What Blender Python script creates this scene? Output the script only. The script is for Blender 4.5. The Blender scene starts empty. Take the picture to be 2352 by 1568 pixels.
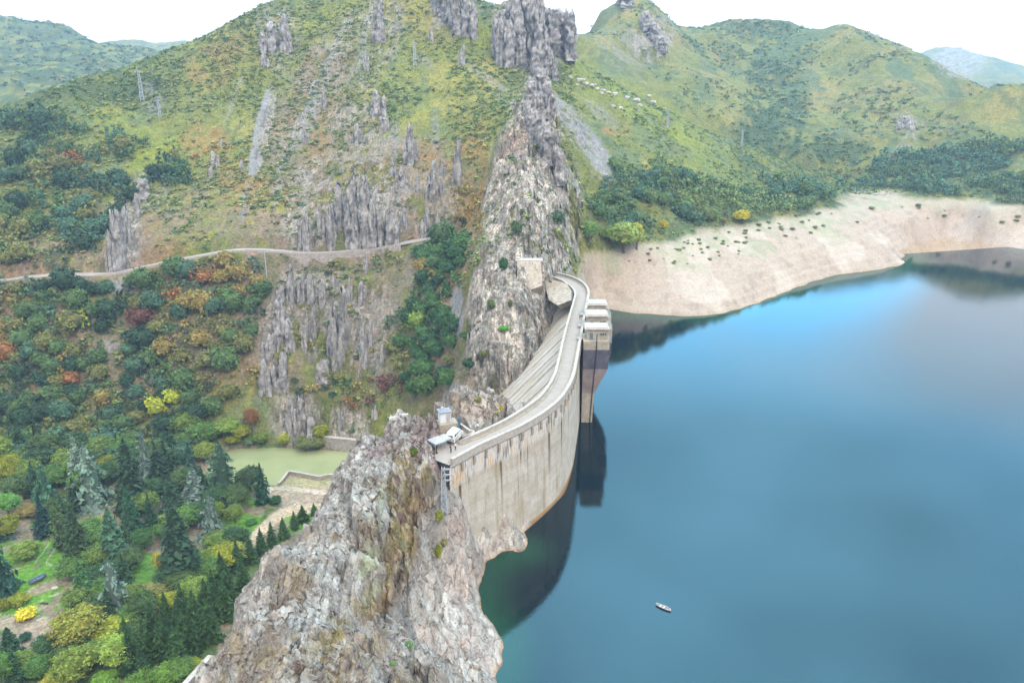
import bpy, bmesh, math, random
import numpy as np
from mathutils import Vector, Matrix

# ------------------------------------------------------------------ camera, world, sun, exposure
SC = bpy.context.scene
COL = SC.collection
PITCH = math.radians(18.0)
CAMH = 94.0
FPX = 1811.0            # focal length in units of a 2352 px wide frame
cam_d = bpy.data.cameras.new("camera")
cam_d.sensor_width = 36.0
cam_d.lens = 36.0 * FPX / 2352.0
cam_d.clip_start = 1.0
cam_d.clip_end = 20000.0
cam = bpy.data.objects.new("camera", cam_d)
COL.objects.link(cam)
cam.location = (0, 0, CAMH)
cam.rotation_euler = (math.radians(90) - PITCH, 0, 0)
SC.camera = cam

SUN_EL, SUN_AZ = math.radians(48), math.radians(150)   # azimuth clockwise from +Y: high, behind the camera to the right
world = bpy.data.worlds.new("World")
SC.world = world
world.use_nodes = True
wn, wl = world.node_tree.nodes, world.node_tree.links
wn.clear()
w_out = wn.new("ShaderNodeOutputWorld")
w_bg = wn.new("ShaderNodeBackground")
w_sky = wn.new("ShaderNodeTexSky")
w_sky.sky_type = 'NISHITA'
w_sky.sun_disc = False
w_sky.sun_elevation = SUN_EL
w_sky.sun_rotation = SUN_AZ
w_sky.air_density = 1.0
w_sky.dust_density = 0.2
w_sky.ozone_density = 1.5
w_tc = wn.new("ShaderNodeTexCoord")
w_sep = wn.new("ShaderNodeSeparateXYZ")
wl.new(w_tc.outputs['Generated'], w_sep.inputs[0])
def wmath(op, a, b=None, c=None, clamp=False):
    n = wn.new("ShaderNodeMath"); n.operation = op; n.use_clamp = clamp
    for i, v in enumerate((a, b, c)):
        if v is None: continue
        if isinstance(v, (int, float)): n.inputs[i].default_value = v
        else: wl.new(v, n.inputs[i])
    return n.outputs[0]
# cloud cover: solid near the horizon, broken overhead
w_map = wn.new("ShaderNodeMapping"); w_map.inputs['Scale'].default_value = (1.0, 1.0, 2.4)
w_map.inputs['Location'].default_value = (3.1, 0.4, 0.0)
wl.new(w_tc.outputs['Generated'], w_map.inputs[0])
w_no = wn.new("ShaderNodeTexNoise"); w_no.inputs['Scale'].default_value = 2.6
w_no.inputs['Detail'].default_value = 5; w_no.inputs['Roughness'].default_value = 0.5
wl.new(w_map.outputs[0], w_no.inputs['Vector'])
hor = wmath('MULTIPLY_ADD', w_sep.outputs[2], -6.5, 1.75, True)          # 1 below ~7 deg, 0 above ~16 deg
noi = wmath('MULTIPLY_ADD', w_no.outputs['Fac'], 3.2, -1.42)
def blob(px_dir, power, amt):
    d = Vector(px_dir).normalized()
    vm = wn.new("ShaderNodeVectorMath"); vm.operation = 'DOT_PRODUCT'
    wl.new(w_tc.outputs['Generated'], vm.inputs[0]); vm.inputs[1].default_value = d
    p = wmath('POWER', wmath('MAXIMUM', vm.outputs['Value'], 0.0), power)
    return wmath('MULTIPLY', p, amt)
def refl(px, py):
    x = (px - 1176) / FPX; y = (784 - py) / FPX
    return (x, math.cos(PITCH) + y * math.sin(PITCH), math.sin(PITCH) - y * math.cos(PITCH))
acc = noi
for (px, py, pw, am) in [(2340, 740, 160, 1.3), (1900, 880, 160, 0.5), (1480, 900, 300, 0.4), (2150, 820, 120, 0.25), (1500, 770, 300, -0.7),
                         (1850, 740, 140, -0.7), (2250, 900, 140, 0.25), (1900, 1400, 25, -0.30), (1600, 1100, 80, 0.15)]:
    acc = wmath('ADD', acc, blob(refl(px, py), pw, am))
up = wmath('MULTIPLY_ADD', w_sep.outputs[2], 1.6, -0.75, True)
acc = wmath('ADD', acc, wmath('MULTIPLY', up, 0.5))
open_ = blob(refl(1750, 1050), 9, 1.25)          # the break in the cloud over the lake
cov = wmath('SUBTRACT', 1.0, wmath('MULTIPLY', wmath('MINIMUM', open_, 1.0), wmath('SUBTRACT', 1.0, wmath('MINIMUM', wmath('MAXIMUM', acc, 0.0), 1.0))))
cov = wmath('MAXIMUM', cov, hor)
cov = wmath('MINIMUM', wmath('MAXIMUM', cov, 0.08), 1.0)
w_str = wn.new("ShaderNodeMixRGB"); w_str.blend_type = 'MULTIPLY'; w_str.inputs[0].default_value = 1.0
wl.new(w_sky.outputs[0], w_str.inputs[1]); w_str.inputs[2].default_value = (2.1, 5.3, 5.9, 1)
w_mix = wn.new("ShaderNodeMixRGB")
wl.new(cov, w_mix.inputs[0]); wl.new(w_str.outputs[0], w_mix.inputs[1])
w_mix.inputs[2].default_value = (8.9, 9.2, 9.5, 1)
# an overcast sky is brighter overhead than at the horizon
w_up = wn.new("ShaderNodeMixRGB"); w_up.blend_type = 'MULTIPLY'; w_up.inputs[0].default_value = 1.0
w_thin = wn.new("ShaderNodeMixRGB")      # thin bluish cloud high over the lake
wl.new(wmath('MINIMUM', wmath('MULTIPLY', blob(refl(1750, 1350), 8, 1.15), wmath('MULTIPLY_ADD', w_sep.outputs[2], 5.0, -0.95, True)), 1.0), w_thin.inputs[0])
wl.new(w_mix.outputs[0], w_thin.inputs[1])
w_tb = wn.new("ShaderNodeMixRGB"); w_tb.blend_type = 'MULTIPLY'; w_tb.inputs[0].default_value = 1.0; w_tb.inputs[1].default_value = (6.8, 16.5, 23.0, 1)
wl.new(wmath('MULTIPLY', wmath('MULTIPLY_ADD', w_no.outputs['Fac'], 1.7, 0.15), wmath('ADD', w_sep.outputs[2], 0.35)), w_tb.inputs[2])
wl.new(w_tb.outputs[0], w_thin.inputs[2])
wl.new(w_thin.outputs[0], w_up.inputs[1]); wl.new(wmath('MULTIPLY_ADD', w_sep.outputs[2], 1.5, 0.75), w_up.inputs[2])
wl.new(w_up.outputs[0], w_bg.inputs['Color'])
w_bg.inputs['Strength'].default_value = 0.10
wl.new(w_bg.outputs[0], w_out.inputs[0])

sun_d = bpy.data.lights.new("sun", 'SUN')
sun_d.energy = 1.6
sun_d.angle = math.radians(14)
sun_d.color = (1.0, 0.89, 0.77)
sun = bpy.data.objects.new("sun", sun_d)
COL.objects.link(sun)
_sd = Vector((math.sin(SUN_AZ) * math.cos(SUN_EL), math.cos(SUN_AZ) * math.cos(SUN_EL), math.sin(SUN_EL)))
sun.rotation_euler = (-_sd).to_track_quat('-Z', 'Y').to_euler()
sun.location = (0, 0, 300)
SC.view_settings.view_transform = 'Standard'
SC.view_settings.look = 'None'
SC.view_settings.gamma = 1.0
SC.view_settings.exposure = 1.03
SC.cycles.use_denoising = True
SC.cycles.max_bounces = 6
SC.cycles.volume_bounces = 1
SC.cycles.diffuse_bounces = 3

# ------------------------------------------------------------------ helpers
RNG = np.random.default_rng(7)
random.seed(7)
CP, SP = math.cos(PITCH), math.sin(PITCH)
def ray(px, py):
    x = (px - 1176) / FPX; y = (784 - py) / FPX
    return np.array([x, CP + y * SP, -SP + y * CP])
def atZ(px, py, z):
    d = ray(px, py); return np.array([0, 0, CAMH]) + d * ((z - CAMH) / d[2])
def atY(px, py, Y):
    d = ray(px, py); return np.array([0, 0, CAMH]) + d * (Y / d[1])
def project(P):
    P = np.asarray(P, float); z = P[..., 2] - CAMH
    f = P[..., 1] * CP - z * SP; u = P[..., 1] * SP + z * CP
    f = np.where(f < 1, 1, f)
    return 1176 + FPX * P[..., 0] / f, 784 - FPX * u / f

def _hash(ix, iy, iz, seed):
    h = (ix.astype(np.int64) * 374761393 + iy.astype(np.int64) * 668265263 + iz.astype(np.int64) * 2147483647 + seed * 974711) & 0xFFFFFFFF
    h = ((h ^ (h >> 13)) * 1274126177) & 0xFFFFFFFF
    h = ((h ^ (h >> 16)) * 2246822519) & 0xFFFFFFFF
    return (h ^ (h >> 15)) & 0xFFFFFFFF
def _r(ix, iy, iz, seed): return _hash(ix, iy, iz, seed) / 4294967295.0
def vnoise(x, y, z=0.0, seed=0):
    """smooth value noise in -1..1"""
    x, y, z = np.broadcast_arrays(np.asarray(x, float), np.asarray(y, float), np.asarray(z, float))
    ix, iy, iz = np.floor(x), np.floor(y), np.floor(z)
    fx, fy, fz = x - ix, y - iy, z - iz
    sx, sy, sz = (f * f * f * (f * (f * 6 - 15) + 10) for f in (fx, fy, fz))
    out = 0
    for a in (0, 1):
        for b in (0, 1):
            for c in (0, 1):
                w = (sx if a else 1 - sx) * (sy if b else 1 - sy) * (sz if c else 1 - sz)
                out = out + w * _r(ix + a, iy + b, iz + c, seed)
    return out * 2 - 1
def fbm(x, y, z=0.0, oct=4, seed=0, gain=0.5):
    s, a, t = 0.0, 1.0, 0.0
    for o in range(oct):
        s = s + a * vnoise(x * 2 ** o, y * 2 ** o, np.asarray(z) * 2 ** o, seed + o * 17); t += a; a *= gain
    return s / t * 1.6
def ridged(x, y, z=0.0, oct=3, seed=0):
    s, a, t = 0.0, 1.0, 0.0
    for o in range(oct):
        s = s + a * (1 - np.abs(vnoise(x * 2 ** o, y * 2 ** o, np.asarray(z) * 2 ** o, seed + o * 13)) * 2.2); t += a; a *= 0.5
    return s / t
def worley(x, y, z, seed=0):
    """F1, F2 and the id of the nearest cell"""
    ix, iy, iz = np.floor(x), np.floor(y), np.floor(z)
    f1 = np.full(x.shape, 9.0); f2 = f1.copy(); cid = np.zeros(x.shape)
    for a in (-1, 0, 1):
        for b in (-1, 0, 1):
            for c in (-1, 0, 1):
                cx, cy, cz = ix + a, iy + b, iz + c
                px = cx + _r(cx, cy, cz, seed); py = cy + _r(cx, cy, cz, seed + 1); pz = cz + _r(cx, cy, cz, seed + 2)
                d = np.sqrt((px - x) ** 2 + (py - y) ** 2 + (pz - z) ** 2)
                m = d < f1
                f2 = np.where(m, f1, np.minimum(f2, d)); cid = np.where(m, _r(cx, cy, cz, seed + 3), cid); f1 = np.where(m, d, f1)
    return f1, f2, cid
def sstep(a, b, x):
    t = np.clip((x - a) / (b - a), 0, 1); return t * t * (3 - 2 * t)

class RBF:
    def __init__(s, pts):
        P = np.array(pts, float); s.c = P[:, :2]; n = len(P)
        A = np.zeros((n + 3, n + 3)); d = np.sqrt(((s.c[:, None] - s.c[None]) ** 2).sum(-1))
        A[:n, :n] = d - np.eye(n) * 0.3
        A[:n, n] = 1; A[:n, n + 1:] = s.c / 100; A[n, :n] = 1; A[n + 1:, :n] = s.c.T / 100
        s.w = np.linalg.solve(A, np.concatenate([P[:, 2], [0, 0, 0]]))
    def __call__(s, x, y):
        sh = x.shape; x = x.ravel(); y = y.ravel(); out = np.empty(x.shape); n = len(s.c)
        for i in range(0, len(x), 20000):
            X = x[i:i + 20000, None]; Y = y[i:i + 20000, None]
            d = np.sqrt((X - s.c[:, 0]) ** 2 + (Y - s.c[:, 1]) ** 2 + 1.0)
            out[i:i + 20000] = d @ s.w[:n] + s.w[n] + X[:, 0] / 100 * s.w[n + 1] + Y[:, 0] / 100 * s.w[n + 2]
        return out.reshape(sh)

def inpoly(x, y, poly):
    x = np.asarray(x); y = np.asarray(y); r = np.zeros(x.shape, bool); n = len(poly)
    for i in range(n):
        x0, y0 = poly[i][0], poly[i][1]; x1, y1 = poly[(i + 1) % n][0], poly[(i + 1) % n][1]
        c = ((y0 > y) != (y1 > y)) & (x < (x1 - x0) * (y - y0) / ((y1 - y0) if y1 != y0 else 1e-9) + x0)
        r ^= c
    return r
def polydist(x, y, line):
    """distance to an open polyline and the interpolated z there"""
    best = np.full(np.shape(x), 1e9); zz = np.zeros(np.shape(x))
    for a, b in zip(line[:-1], line[1:]):
        dx, dy = b[0] - a[0], b[1] - a[1]; L = dx * dx + dy * dy + 1e-9
        t = np.clip(((x - a[0]) * dx + (y - a[1]) * dy) / L, 0, 1)
        d = np.hypot(x - a[0] - t * dx, y - a[1] - t * dy); m = d < best
        best = np.where(m, d, best)
        if len(a) > 2: zz = np.where(m, a[2] + t * (b[2] - a[2]), zz)
    return best, zz
def catmull(pts, n):
    P = np.array(pts, float); P = np.vstack([2 * P[0] - P[1], P, 2 * P[-1] - P[-2]])
    out = []
    for i in range(1, len(P) - 2):
        for k in range(8):
            t = k / 8
            out.append(0.5 * (2 * P[i] + (P[i + 1] - P[i - 1]) * t + (2 * P[i - 1] - 5 * P[i] + 4 * P[i + 1] - P[i + 2]) * t * t + (3 * P[i] - P[i - 1] - 3 * P[i + 1] + P[i + 2]) * t ** 3))
    out.append(P[-2]); out = np.array(out)
    s = np.concatenate([[0], np.cumsum(np.linalg.norm(np.diff(out, axis=0), axis=1))])
    q = np.linspace(0, s[-1], n)
    return np.stack([np.interp(q, s, out[:, k]) for k in range(out.shape[1])], 1)

def np_mesh(name, V, Q, smooth=True, tris=False):
    m = bpy.data.meshes.new(name)
    V = np.ascontiguousarray(V, np.float32); Q = np.ascontiguousarray(Q, np.int32); k = Q.shape[1]
    m.vertices.add(len(V)); m.vertices.foreach_set('co', V.ravel())
    m.loops.add(Q.size); m.loops.foreach_set('vertex_index', Q.ravel())
    m.polygons.add(len(Q)); m.polygons.foreach_set('loop_start', np.arange(0, Q.size, k, dtype=np.int32))
    m.update(calc_edges=True)
    m.polygons.foreach_set('use_smooth', np.full(len(Q), smooth))
    m.validate()
    return m
def set_color(m, name, C):
    a = m.color_attributes.new(name, 'FLOAT_COLOR', 'POINT')
    C = np.asarray(C, np.float32)
    if C.shape[1] == 3: C = np.hstack([C, np.ones((len(C), 1), np.float32)])
    a.data.foreach_set('color', C.ravel())
def grid_faces(nu, nv):
    i = np.arange(nu - 1)[:, None] * nv + np.arange(nv - 1)[None]
    return np.stack([i, i + nv, i + nv + 1, i + 1], -1).reshape(-1, 4)
def link(o, parent=None):
    COL.objects.link(o)
    if parent is not None: o.parent = parent
    return o
def mobj(name, mesh, mat, parent=None):
    o = bpy.data.objects.new(name, mesh)
    if mat is not None and not mesh.materials: mesh.materials.append(mat)
    return link(o, parent)
def tag(o, label=None, cat=None, group=None, kind=None):
    if label: o['label'] = label
    if cat: o['category'] = cat
    if group: o['group'] = group
    if kind: o['kind'] = kind
    return o
def empty(name, loc, rz=0.0, label=None, cat=None, group=None):
    o = bpy.data.objects.new(name, None); COL.objects.link(o)
    o.location = [float(c) for c in loc]; o.rotation_euler = (0, 0, rz); o.empty_display_size = 0.5
    return tag(o, label, cat, group)

class MB:
    """collects boxes, tubes and polygons and links them as one mesh"""
    def __init__(s): s.bm = bmesh.new()
    def box(s, c, size, rz=0.0, taper=1.0, bev=0.0):
        vs = []
        for k, tp in ((-1, 1.0), (1, taper)):
            for sx, sy in ((-1, -1), (1, -1), (1, 1), (-1, 1)):
                x, y = sx * size[0] / 2 * tp, sy * size[1] / 2 * tp
                vs.append(s.bm.verts.new((c[0] + x * math.cos(rz) - y * math.sin(rz), c[1] + x * math.sin(rz) + y * math.cos(rz), c[2] + k * size[2] / 2)))
        fs = [(0, 3, 2, 1), (4, 5, 6, 7), (0, 1, 5, 4), (1, 2, 6, 5), (2, 3, 7, 6), (3, 0, 4, 7)]
        F = [s.bm.faces.new([vs[i] for i in f]) for f in fs]
        if bev: bmesh.ops.bevel(s.bm, geom=list({e for f in F for e in f.edges}), offset=bev, segments=2, affect='EDGES', profile=0.6)
        return s
    def tube(s, pts, r, n=6, r2=None, cap=True):
        pts = [Vector(p) for p in pts]; rings = []
        for i, p in enumerate(pts):
            t = (pts[min(i + 1, len(pts) - 1)] - pts[max(i - 1, 0)]).normalized()
            a = t.orthogonal().normalized(); b = t.cross(a)
            rr = r if r2 is None else r + (r2 - r) * i / max(1, len(pts) - 1)
            rings.append([s.bm.verts.new(p + (a * math.cos(2 * math.pi * k / n) + b * math.sin(2 * math.pi * k / n)) * rr) for k in range(n)])
        for A, B in zip(rings[:-1], rings[1:]):
            for k in range(n): s.bm.faces.new((A[k], A[(k + 1) % n], B[(k + 1) % n], B[k]))
        if cap: s.bm.faces.new(rings[0][::-1]); s.bm.faces.new(rings[-1])
        return s
    def prism(s, poly, z0, z1):
        a = [s.bm.verts.new((p[0], p[1], z0)) for p in poly]; b = [s.bm.verts.new((p[0], p[1], z1)) for p in poly]
        n = len(poly)
        for i in range(n): s.bm.faces.new((a[i], a[(i + 1) % n], b[(i + 1) % n], b[i]))
        s.bm.faces.new(b); s.bm.faces.new(a[::-1]); return s
    def sweep(s, line, prof, closed_prof=True):
        """prof: list of (offset, z) for every station; line: (x,y,nx,ny,z)"""
        rings = [[s.bm.verts.new((q[0] + q[2] * o, q[1] + q[3] * o, q[4] + z)) for o, z in prof] for q in line]
        n = len(prof)
        for A, B in zip(rings[:-1], rings[1:]):
            for k in range(n if closed_prof else n - 1): s.bm.faces.new((A[k], A[(k + 1) % n], B[(k + 1) % n], B[k]))
        if closed_prof: s.bm.faces.new(rings[0][::-1]); s.bm.faces.new(rings[-1])
        return s
    def lathe(s, prof, c=(0, 0, 0), n=12, sx=1.0, sy=1.0):
        rings = [[s.bm.verts.new((c[0] + r * sx * math.cos(2 * math.pi * k / n), c[1] + r * sy * math.sin(2 * math.pi * k / n), c[2] + z)) for k in range(n)] for r, z in prof]
        for A, B in zip(rings[:-1], rings[1:]):
            for k in range(n): s.bm.faces.new((A[k], A[(k + 1) % n], B[(k + 1) % n], B[k]))
        s.bm.faces.new(rings[0][::-1]); s.bm.faces.new(rings[-1]); return s
    def rock(s, c, size, seed=0, rz=0.0):
        st = bmesh.ops.create_icosphere(s.bm, subdivisions=2, radius=1.0)['verts']
        r = random.Random(seed)
        for v in st:
            p = v.co.copy(); k = 0.82 + 0.36 * r.random()
            p = Vector([math.copysign(abs(q) ** 0.6, q) for q in p]) * k
            x, y = p.x * size[0], p.y * size[1]
            v.co = (c[0] + x * math.cos(rz) - y * math.sin(rz), c[1] + x * math.sin(rz) + y * math.cos(rz), c[2] + p.z * size[2])
        return s
    def done(s, name, mat, parent=None, smooth=False):
        bmesh.ops.recalc_face_normals(s.bm, faces=s.bm.faces)
        m = bpy.data.meshes.new(name); s.bm.to_mesh(m); s.bm.free()
        if smooth: m.polygons.foreach_set('use_smooth', np.full(len(m.polygons), True))
        return mobj(name, m, mat, parent)
def normals(line):
    L = np.array(line, float); t = np.gradient(L[:, :2], axis=0); t /= np.linalg.norm(t, axis=1)[:, None] + 1e-9
    z = L[:, 2] if L.shape[1] > 2 else np.zeros(len(L))
    return [(L[i, 0], L[i, 1], t[i, 1], -t[i, 0], z[i]) for i in range(len(L))]   # normal points to the right of travel

# ------------------------------------------------------------------ materials
def srgb(r, g, b):
    f = lambda c: (c / 255 / 12.92) if c / 255 <= 0.04045 else ((c / 255 + 0.055) / 1.055) ** 2.4
    return np.array([f(r), f(g), f(b)])
class NT:
    def __init__(s, name, rough=0.9, spec=0.2):
        s.m = bpy.data.materials.new(name); s.m.use_nodes = True; s.n = s.m.node_tree.nodes; s.l = s.m.node_tree.links
        s.b = s.n['Principled BSDF']; s.b.inputs['Roughness'].default_value = rough; s.b.inputs['Specular IOR Level'].default_value = spec
        s.pos = s.n.new('ShaderNodeNewGeometry').outputs['Position']
    def lk(s, a, b):
        if isinstance(a, (int, float)): b.default_value = a
        elif isinstance(a, (tuple, list, np.ndarray)): b.default_value = tuple(float(c) for c in a) + ((1.0,) if len(a) == 3 and len(b.default_value) == 4 else ())
        else: s.l.new(a, b)
    def math(s, op, a, b=0.0, c=0.0, clamp=False):
        n = s.n.new('ShaderNodeMath'); n.operation = op; n.use_clamp = clamp
        s.lk(a, n.inputs[0]); s.lk(b, n.inputs[1]); s.lk(c, n.inputs[2]); return n.outputs[0]
    def noise(s, scale, vec=None, detail=4, rough=0.55, stretch=(1, 1, 1), dist=0.0):
        mp = s.n.new('ShaderNodeMapping'); mp.inputs['Scale'].default_value = stretch
        s.l.new(vec or s.pos, mp.inputs[0])
        n = s.n.new('ShaderNodeTexNoise'); n.inputs['Scale'].default_value = scale; n.inputs['Detail'].default_value = detail
        n.inputs['Roughness'].default_value = rough; n.inputs['Distortion'].default_value = dist
        s.l.new(mp.outputs[0], n.inputs['Vector']); return n.outputs['Fac']
    def voro(s, scale, vec=None, stretch=(1, 1, 1), feature='F1', out='Distance'):
        mp = s.n.new('ShaderNodeMapping'); mp.inputs['Scale'].default_value = stretch
        s.l.new(vec or s.pos, mp.inputs[0])
        n = s.n.new('ShaderNodeTexVoronoi'); n.feature = feature; n.inputs['Scale'].default_value = scale
        s.l.new(mp.outputs[0], n.inputs['Vector']); return n.outputs[out]
    def ramp(s, f, stops):
        n = s.n.new('ShaderNodeValToRGB'); e = n.color_ramp.elements
        while len(e) < len(stops): e.new(0.5)
        for i, (p, c) in enumerate(stops):
            e[i].position = p; e[i].color = tuple(float(k) for k in (c if hasattr(c, '__len__') else (c, c, c))) + (1.0,)
        s.l.new(f, n.inputs[0]); return n.outputs[0]
    def mix(s, f, a, b, mode='MIX'):
        n = s.n.new('ShaderNodeMixRGB'); n.blend_type = mode
        s.lk(f, n.inputs[0]); s.lk(a, n.inputs[1]); s.lk(b, n.inputs[2]); return n.outputs[0]
    def attr(s, name, out='Color'):
        n = s.n.new('ShaderNodeAttribute'); n.attribute_name = name; return n.outputs[out]
    def objcol(s): return s.n.new('ShaderNodeObjectInfo').outputs['Color']
    def rnd(s): return s.n.new('ShaderNodeObjectInfo').outputs['Random']
    def color(s, c): s.lk(c, s.b.inputs['Base Color']); return s
    def bump(s, h, dist=0.1, strength=1.0):
        n = s.n.new('ShaderNodeBump'); n.inputs['Distance'].default_value = dist; n.inputs['Strength'].default_value = strength
        s.l.new(h, n.inputs['Height'])
        if s.b.inputs['Normal'].is_linked: s.l.new(s.b.inputs['Normal'].links[0].from_socket, n.inputs['Normal'])
        s.l.new(n.outputs[0], s.b.inputs['Normal']); return s
def plain(name, c, rough=0.8, spec=0.2, var=0.25, scale=1.5, bump=0.0, metal=0.0):
    t = NT(name, rough, spec); c = np.array(c)
    n = t.noise(scale, detail=5)
    t.color(t.mix(t.ramp(n, [(0.3, 0), (0.7, 1)]), c * (1 - var), np.minimum(c * (1 + var), 1)))
    if bump: t.bump(n, bump)
    t.b.inputs['Metallic'].default_value = metal
    return t.m
# ------------------------------------------------------------------ terrain: one height field through surveyed points
G = -48.0      # floor of the valley below the dam
_Y = lambda *r: [tuple(atY(*q)) for q in r]
_Z = lambda *r: [tuple(atZ(*q)) for q in r]
ctl = []
# valley floor and garden
ctl += _Z(*[(px, py, G) for px, py in [(-500, 1300), (-300, 1568), (0, 1568), (0, 1400), (0, 1250), (200, 1250), (300, 1400), (300, 1568), (500, 1568), (450, 1400), (450, 1250), (300, 1130), (600, 1250), (600, 1130),
      (700, 1200), (760, 1150), (560, 1060), (700, 1040), (800, 1100), (800, 1030), (470, 1080), (150, 1180), (0, 1170), (900, 1060), (1000, 1100), (700, 1500), (900, 1400), (-100, 1180)]])
ctl += [(-60, 60, G), (-150, 80, G), (-90, 110, G), (-45, 110, G), (-40, 150, G), (-35, 180, G), (-40, 215, G), (-60, 20, G), (-200, 40, G), (-30, 235, -42)]
# left wood and the foot of the main slope, then the slope and the skyline, column by column
skyl = [(-500, 330, 430), (-200, 290, 470), (0, 243, 500), (100, 212, 520), (180, 190, 535), (250, 165, 550), (330, 130, 570), (410, 97, 590), (500, 58, 610), (570, 26, 622), (640, -2, 636), (760, -40, 650), (880, -70, 650),
        (960, -60, 640), (1020, -20, 625), (1080, 2, 615), (1120, 15, 610), (1170, 30, 605), (1255, 40, 600)]
for q in skyl:
    p = atY(*q); ctl.append(tuple(p)); k = 1.10; ctl.append((p[0] * k, p[1] * k, p[2] - 28)); k = 1.3; ctl.append((p[0] * k, p[1] * k, p[2] - 60))
ctl += _Y((0, 1000, 290), (0, 850, 313), (0, 750, 326), (0, 645, 345), (0, 500, 398), (0, 350, 450),
          (-300, 850, 300), (-300, 645, 335), (-300, 450, 400),
          (130, 1080, 272), (130, 900, 305), (250, 1010, 296), (250, 850, 315), (250, 750, 329), (250, 629, 348), (250, 500, 395), (250, 350, 455), (250, 220, 520), (120, 500, 400), (120, 638, 347), (120, 350, 455),
          (400, 1000, 299), (400, 850, 318), (400, 607, 352), (400, 400, 432), (400, 200, 530),
          (500, 1010, 297), (500, 900, 309), (500, 750, 329), (500, 586, 356), (500, 400, 432), (500, 200, 535),
          (620, 1015, 298), (620, 900, 309), (620, 750, 333), (620, 576, 360), (620, 400, 432), (620, 200, 532), (560, 650, 346),
          (700, 1000, 299), (700, 880, 312), (700, 750, 332), (700, 610, 356), (760, 582, 363), (750, 400, 430), (750, 200, 530), (750, 50, 615), (760, 990, 299), (780, 900, 306),
          (850, 960, 290), (850, 880, 306), (850, 750, 330), (850, 600, 358), (860, 571, 367), (860, 530, 376), (860, 380, 430), (860, 200, 520), (880, 30, 610),
          (950, 940, 270), (940, 880, 290), (940, 750, 318), (940, 640, 345), (960, 555, 368), (970, 480, 388), (970, 350, 440), (970, 200, 515), (970, 60, 590),
          (1020, 900, 256), (1010, 800, 282), (1010, 700, 310), (1020, 600, 344), (1050, 540, 366), (1060, 450, 390), (1060, 300, 446), (1060, 180, 510), (1080, 80, 570),
          (1048, 850, 262), (1050, 750, 288), (1055, 680, 306), (1085, 560, 352), (1105, 480, 380), (1110, 400, 408), (1110, 300, 442), (1120, 200, 500), (1150, 120, 545), (1190, 200, 505))
# the far abutment cliff: foot, face, crest
ctl += _Y((1075, 880, 238), (1072, 800, 252), (1075, 700, 270), (1085, 620, 288), (1100, 570, 300), (1118, 545, 306),
          (1130, 890, 232), (1130, 800, 246), (1130, 700, 263), (1140, 620, 280), (1140, 560, 300), (1150, 480, 318),
          (1165, 890, 227), (1190, 800, 243), (1190, 700, 262), (1195, 640, 275), (1200, 600, 287), (1215, 545, 298), (1225, 460, 312),
          (1262, 640, 284), (1262, 600, 298), (1262, 540, 312),
          (1130, 400, 352), (1150, 300, 384), (1180, 450, 322), (1190, 350, 366), (1200, 285, 398), (1240, 400, 350), (1245, 300, 398), (1235, 240, 430),
          (1290, 560, 318), (1300, 480, 340), (1300, 380, 372), (1280, 320, 402), (1255, 215, 470), (1235, 170, 520), (1320, 600, 318), (1325, 500, 352), (1320, 420, 385),
          (1290, 620, 300), (1330, 560, 340))
# gorge below the dam (hidden) and the lake bed
ctl += [(-20, 200, -46), (-8, 215, -40), (-5, 240, -30), (0, 180, -40), (8, 190, -42), (10, 215, -34), (-12, 185, -47), (-15, 160, -47), (8, 238, -14), (12, 248, -6), (7, 226, -24), (16, 258, 2), (13, 236, -20), (17, 248, -12),
        (26, 240, -24), (24, 210, -26), (20, 170, -26), (12, 145, -24), (30, 270, -14), (60, 240, -22), (60, 150, -24), (150, 250, -22), (150, 120, -24), (300, 300, -20), (250, 350, -16), (40, 60, -24), (200, 0, -24), (400, 200, -22), (600, 400, -14), (0, 100, -24), (0, 40, -24), (20, 0, -24)]
# shore and beach
shore_px = [(1330, 700), (1365, 712), (1400, 718), (1460, 722), (1520, 724), (1580, 727), (1620, 725), (1660, 719), (1700, 708), (1740, 695), (1780, 681), (1815, 668), (1850, 655), (1890, 642), (1930, 632), (1980, 626), (2030, 620), (2070, 612), (2086, 602), (2090, 585), (2088, 570), (2100, 558), (2130, 550), (2170, 548), (2210, 552), (2260, 558), (2310, 566), (2360, 573), (2500, 588), (2800, 600)]
shore = [tuple(atZ(px, py, 0.0)) for px, py in shore_px]
ctl += shore
ctl += [(s[0] * 0.965, s[1] * 0.965, -7) for s in shore[2:]]
veg_px = [(1345, 585, 22), (1400, 572, 22), (1480, 560, 22), (1540, 545, 22), (1600, 528, 22), (1680, 515, 22), (1760, 503, 22), (1850, 480, 22), (1940, 462, 22), (1990, 440, 23), (2060, 437, 23), (2130, 452, 23), (2200, 462, 22), (2280, 472, 22), (2360, 474, 22), (2600, 480, 22), (2800, 480, 22)]
ctl += _Z(*veg_px)
ctl += _Z((1370, 640, 10), (1500, 640, 9.5), (1450, 690, 3.5), (1600, 650, 8), (1600, 590, 15), (1750, 600, 11), (1850, 560, 13), (1950, 560, 10), (1990, 500, 17), (2050, 560, 8), (2100, 500, 14), (2200, 505, 10), (2350, 520, 10))
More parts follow.
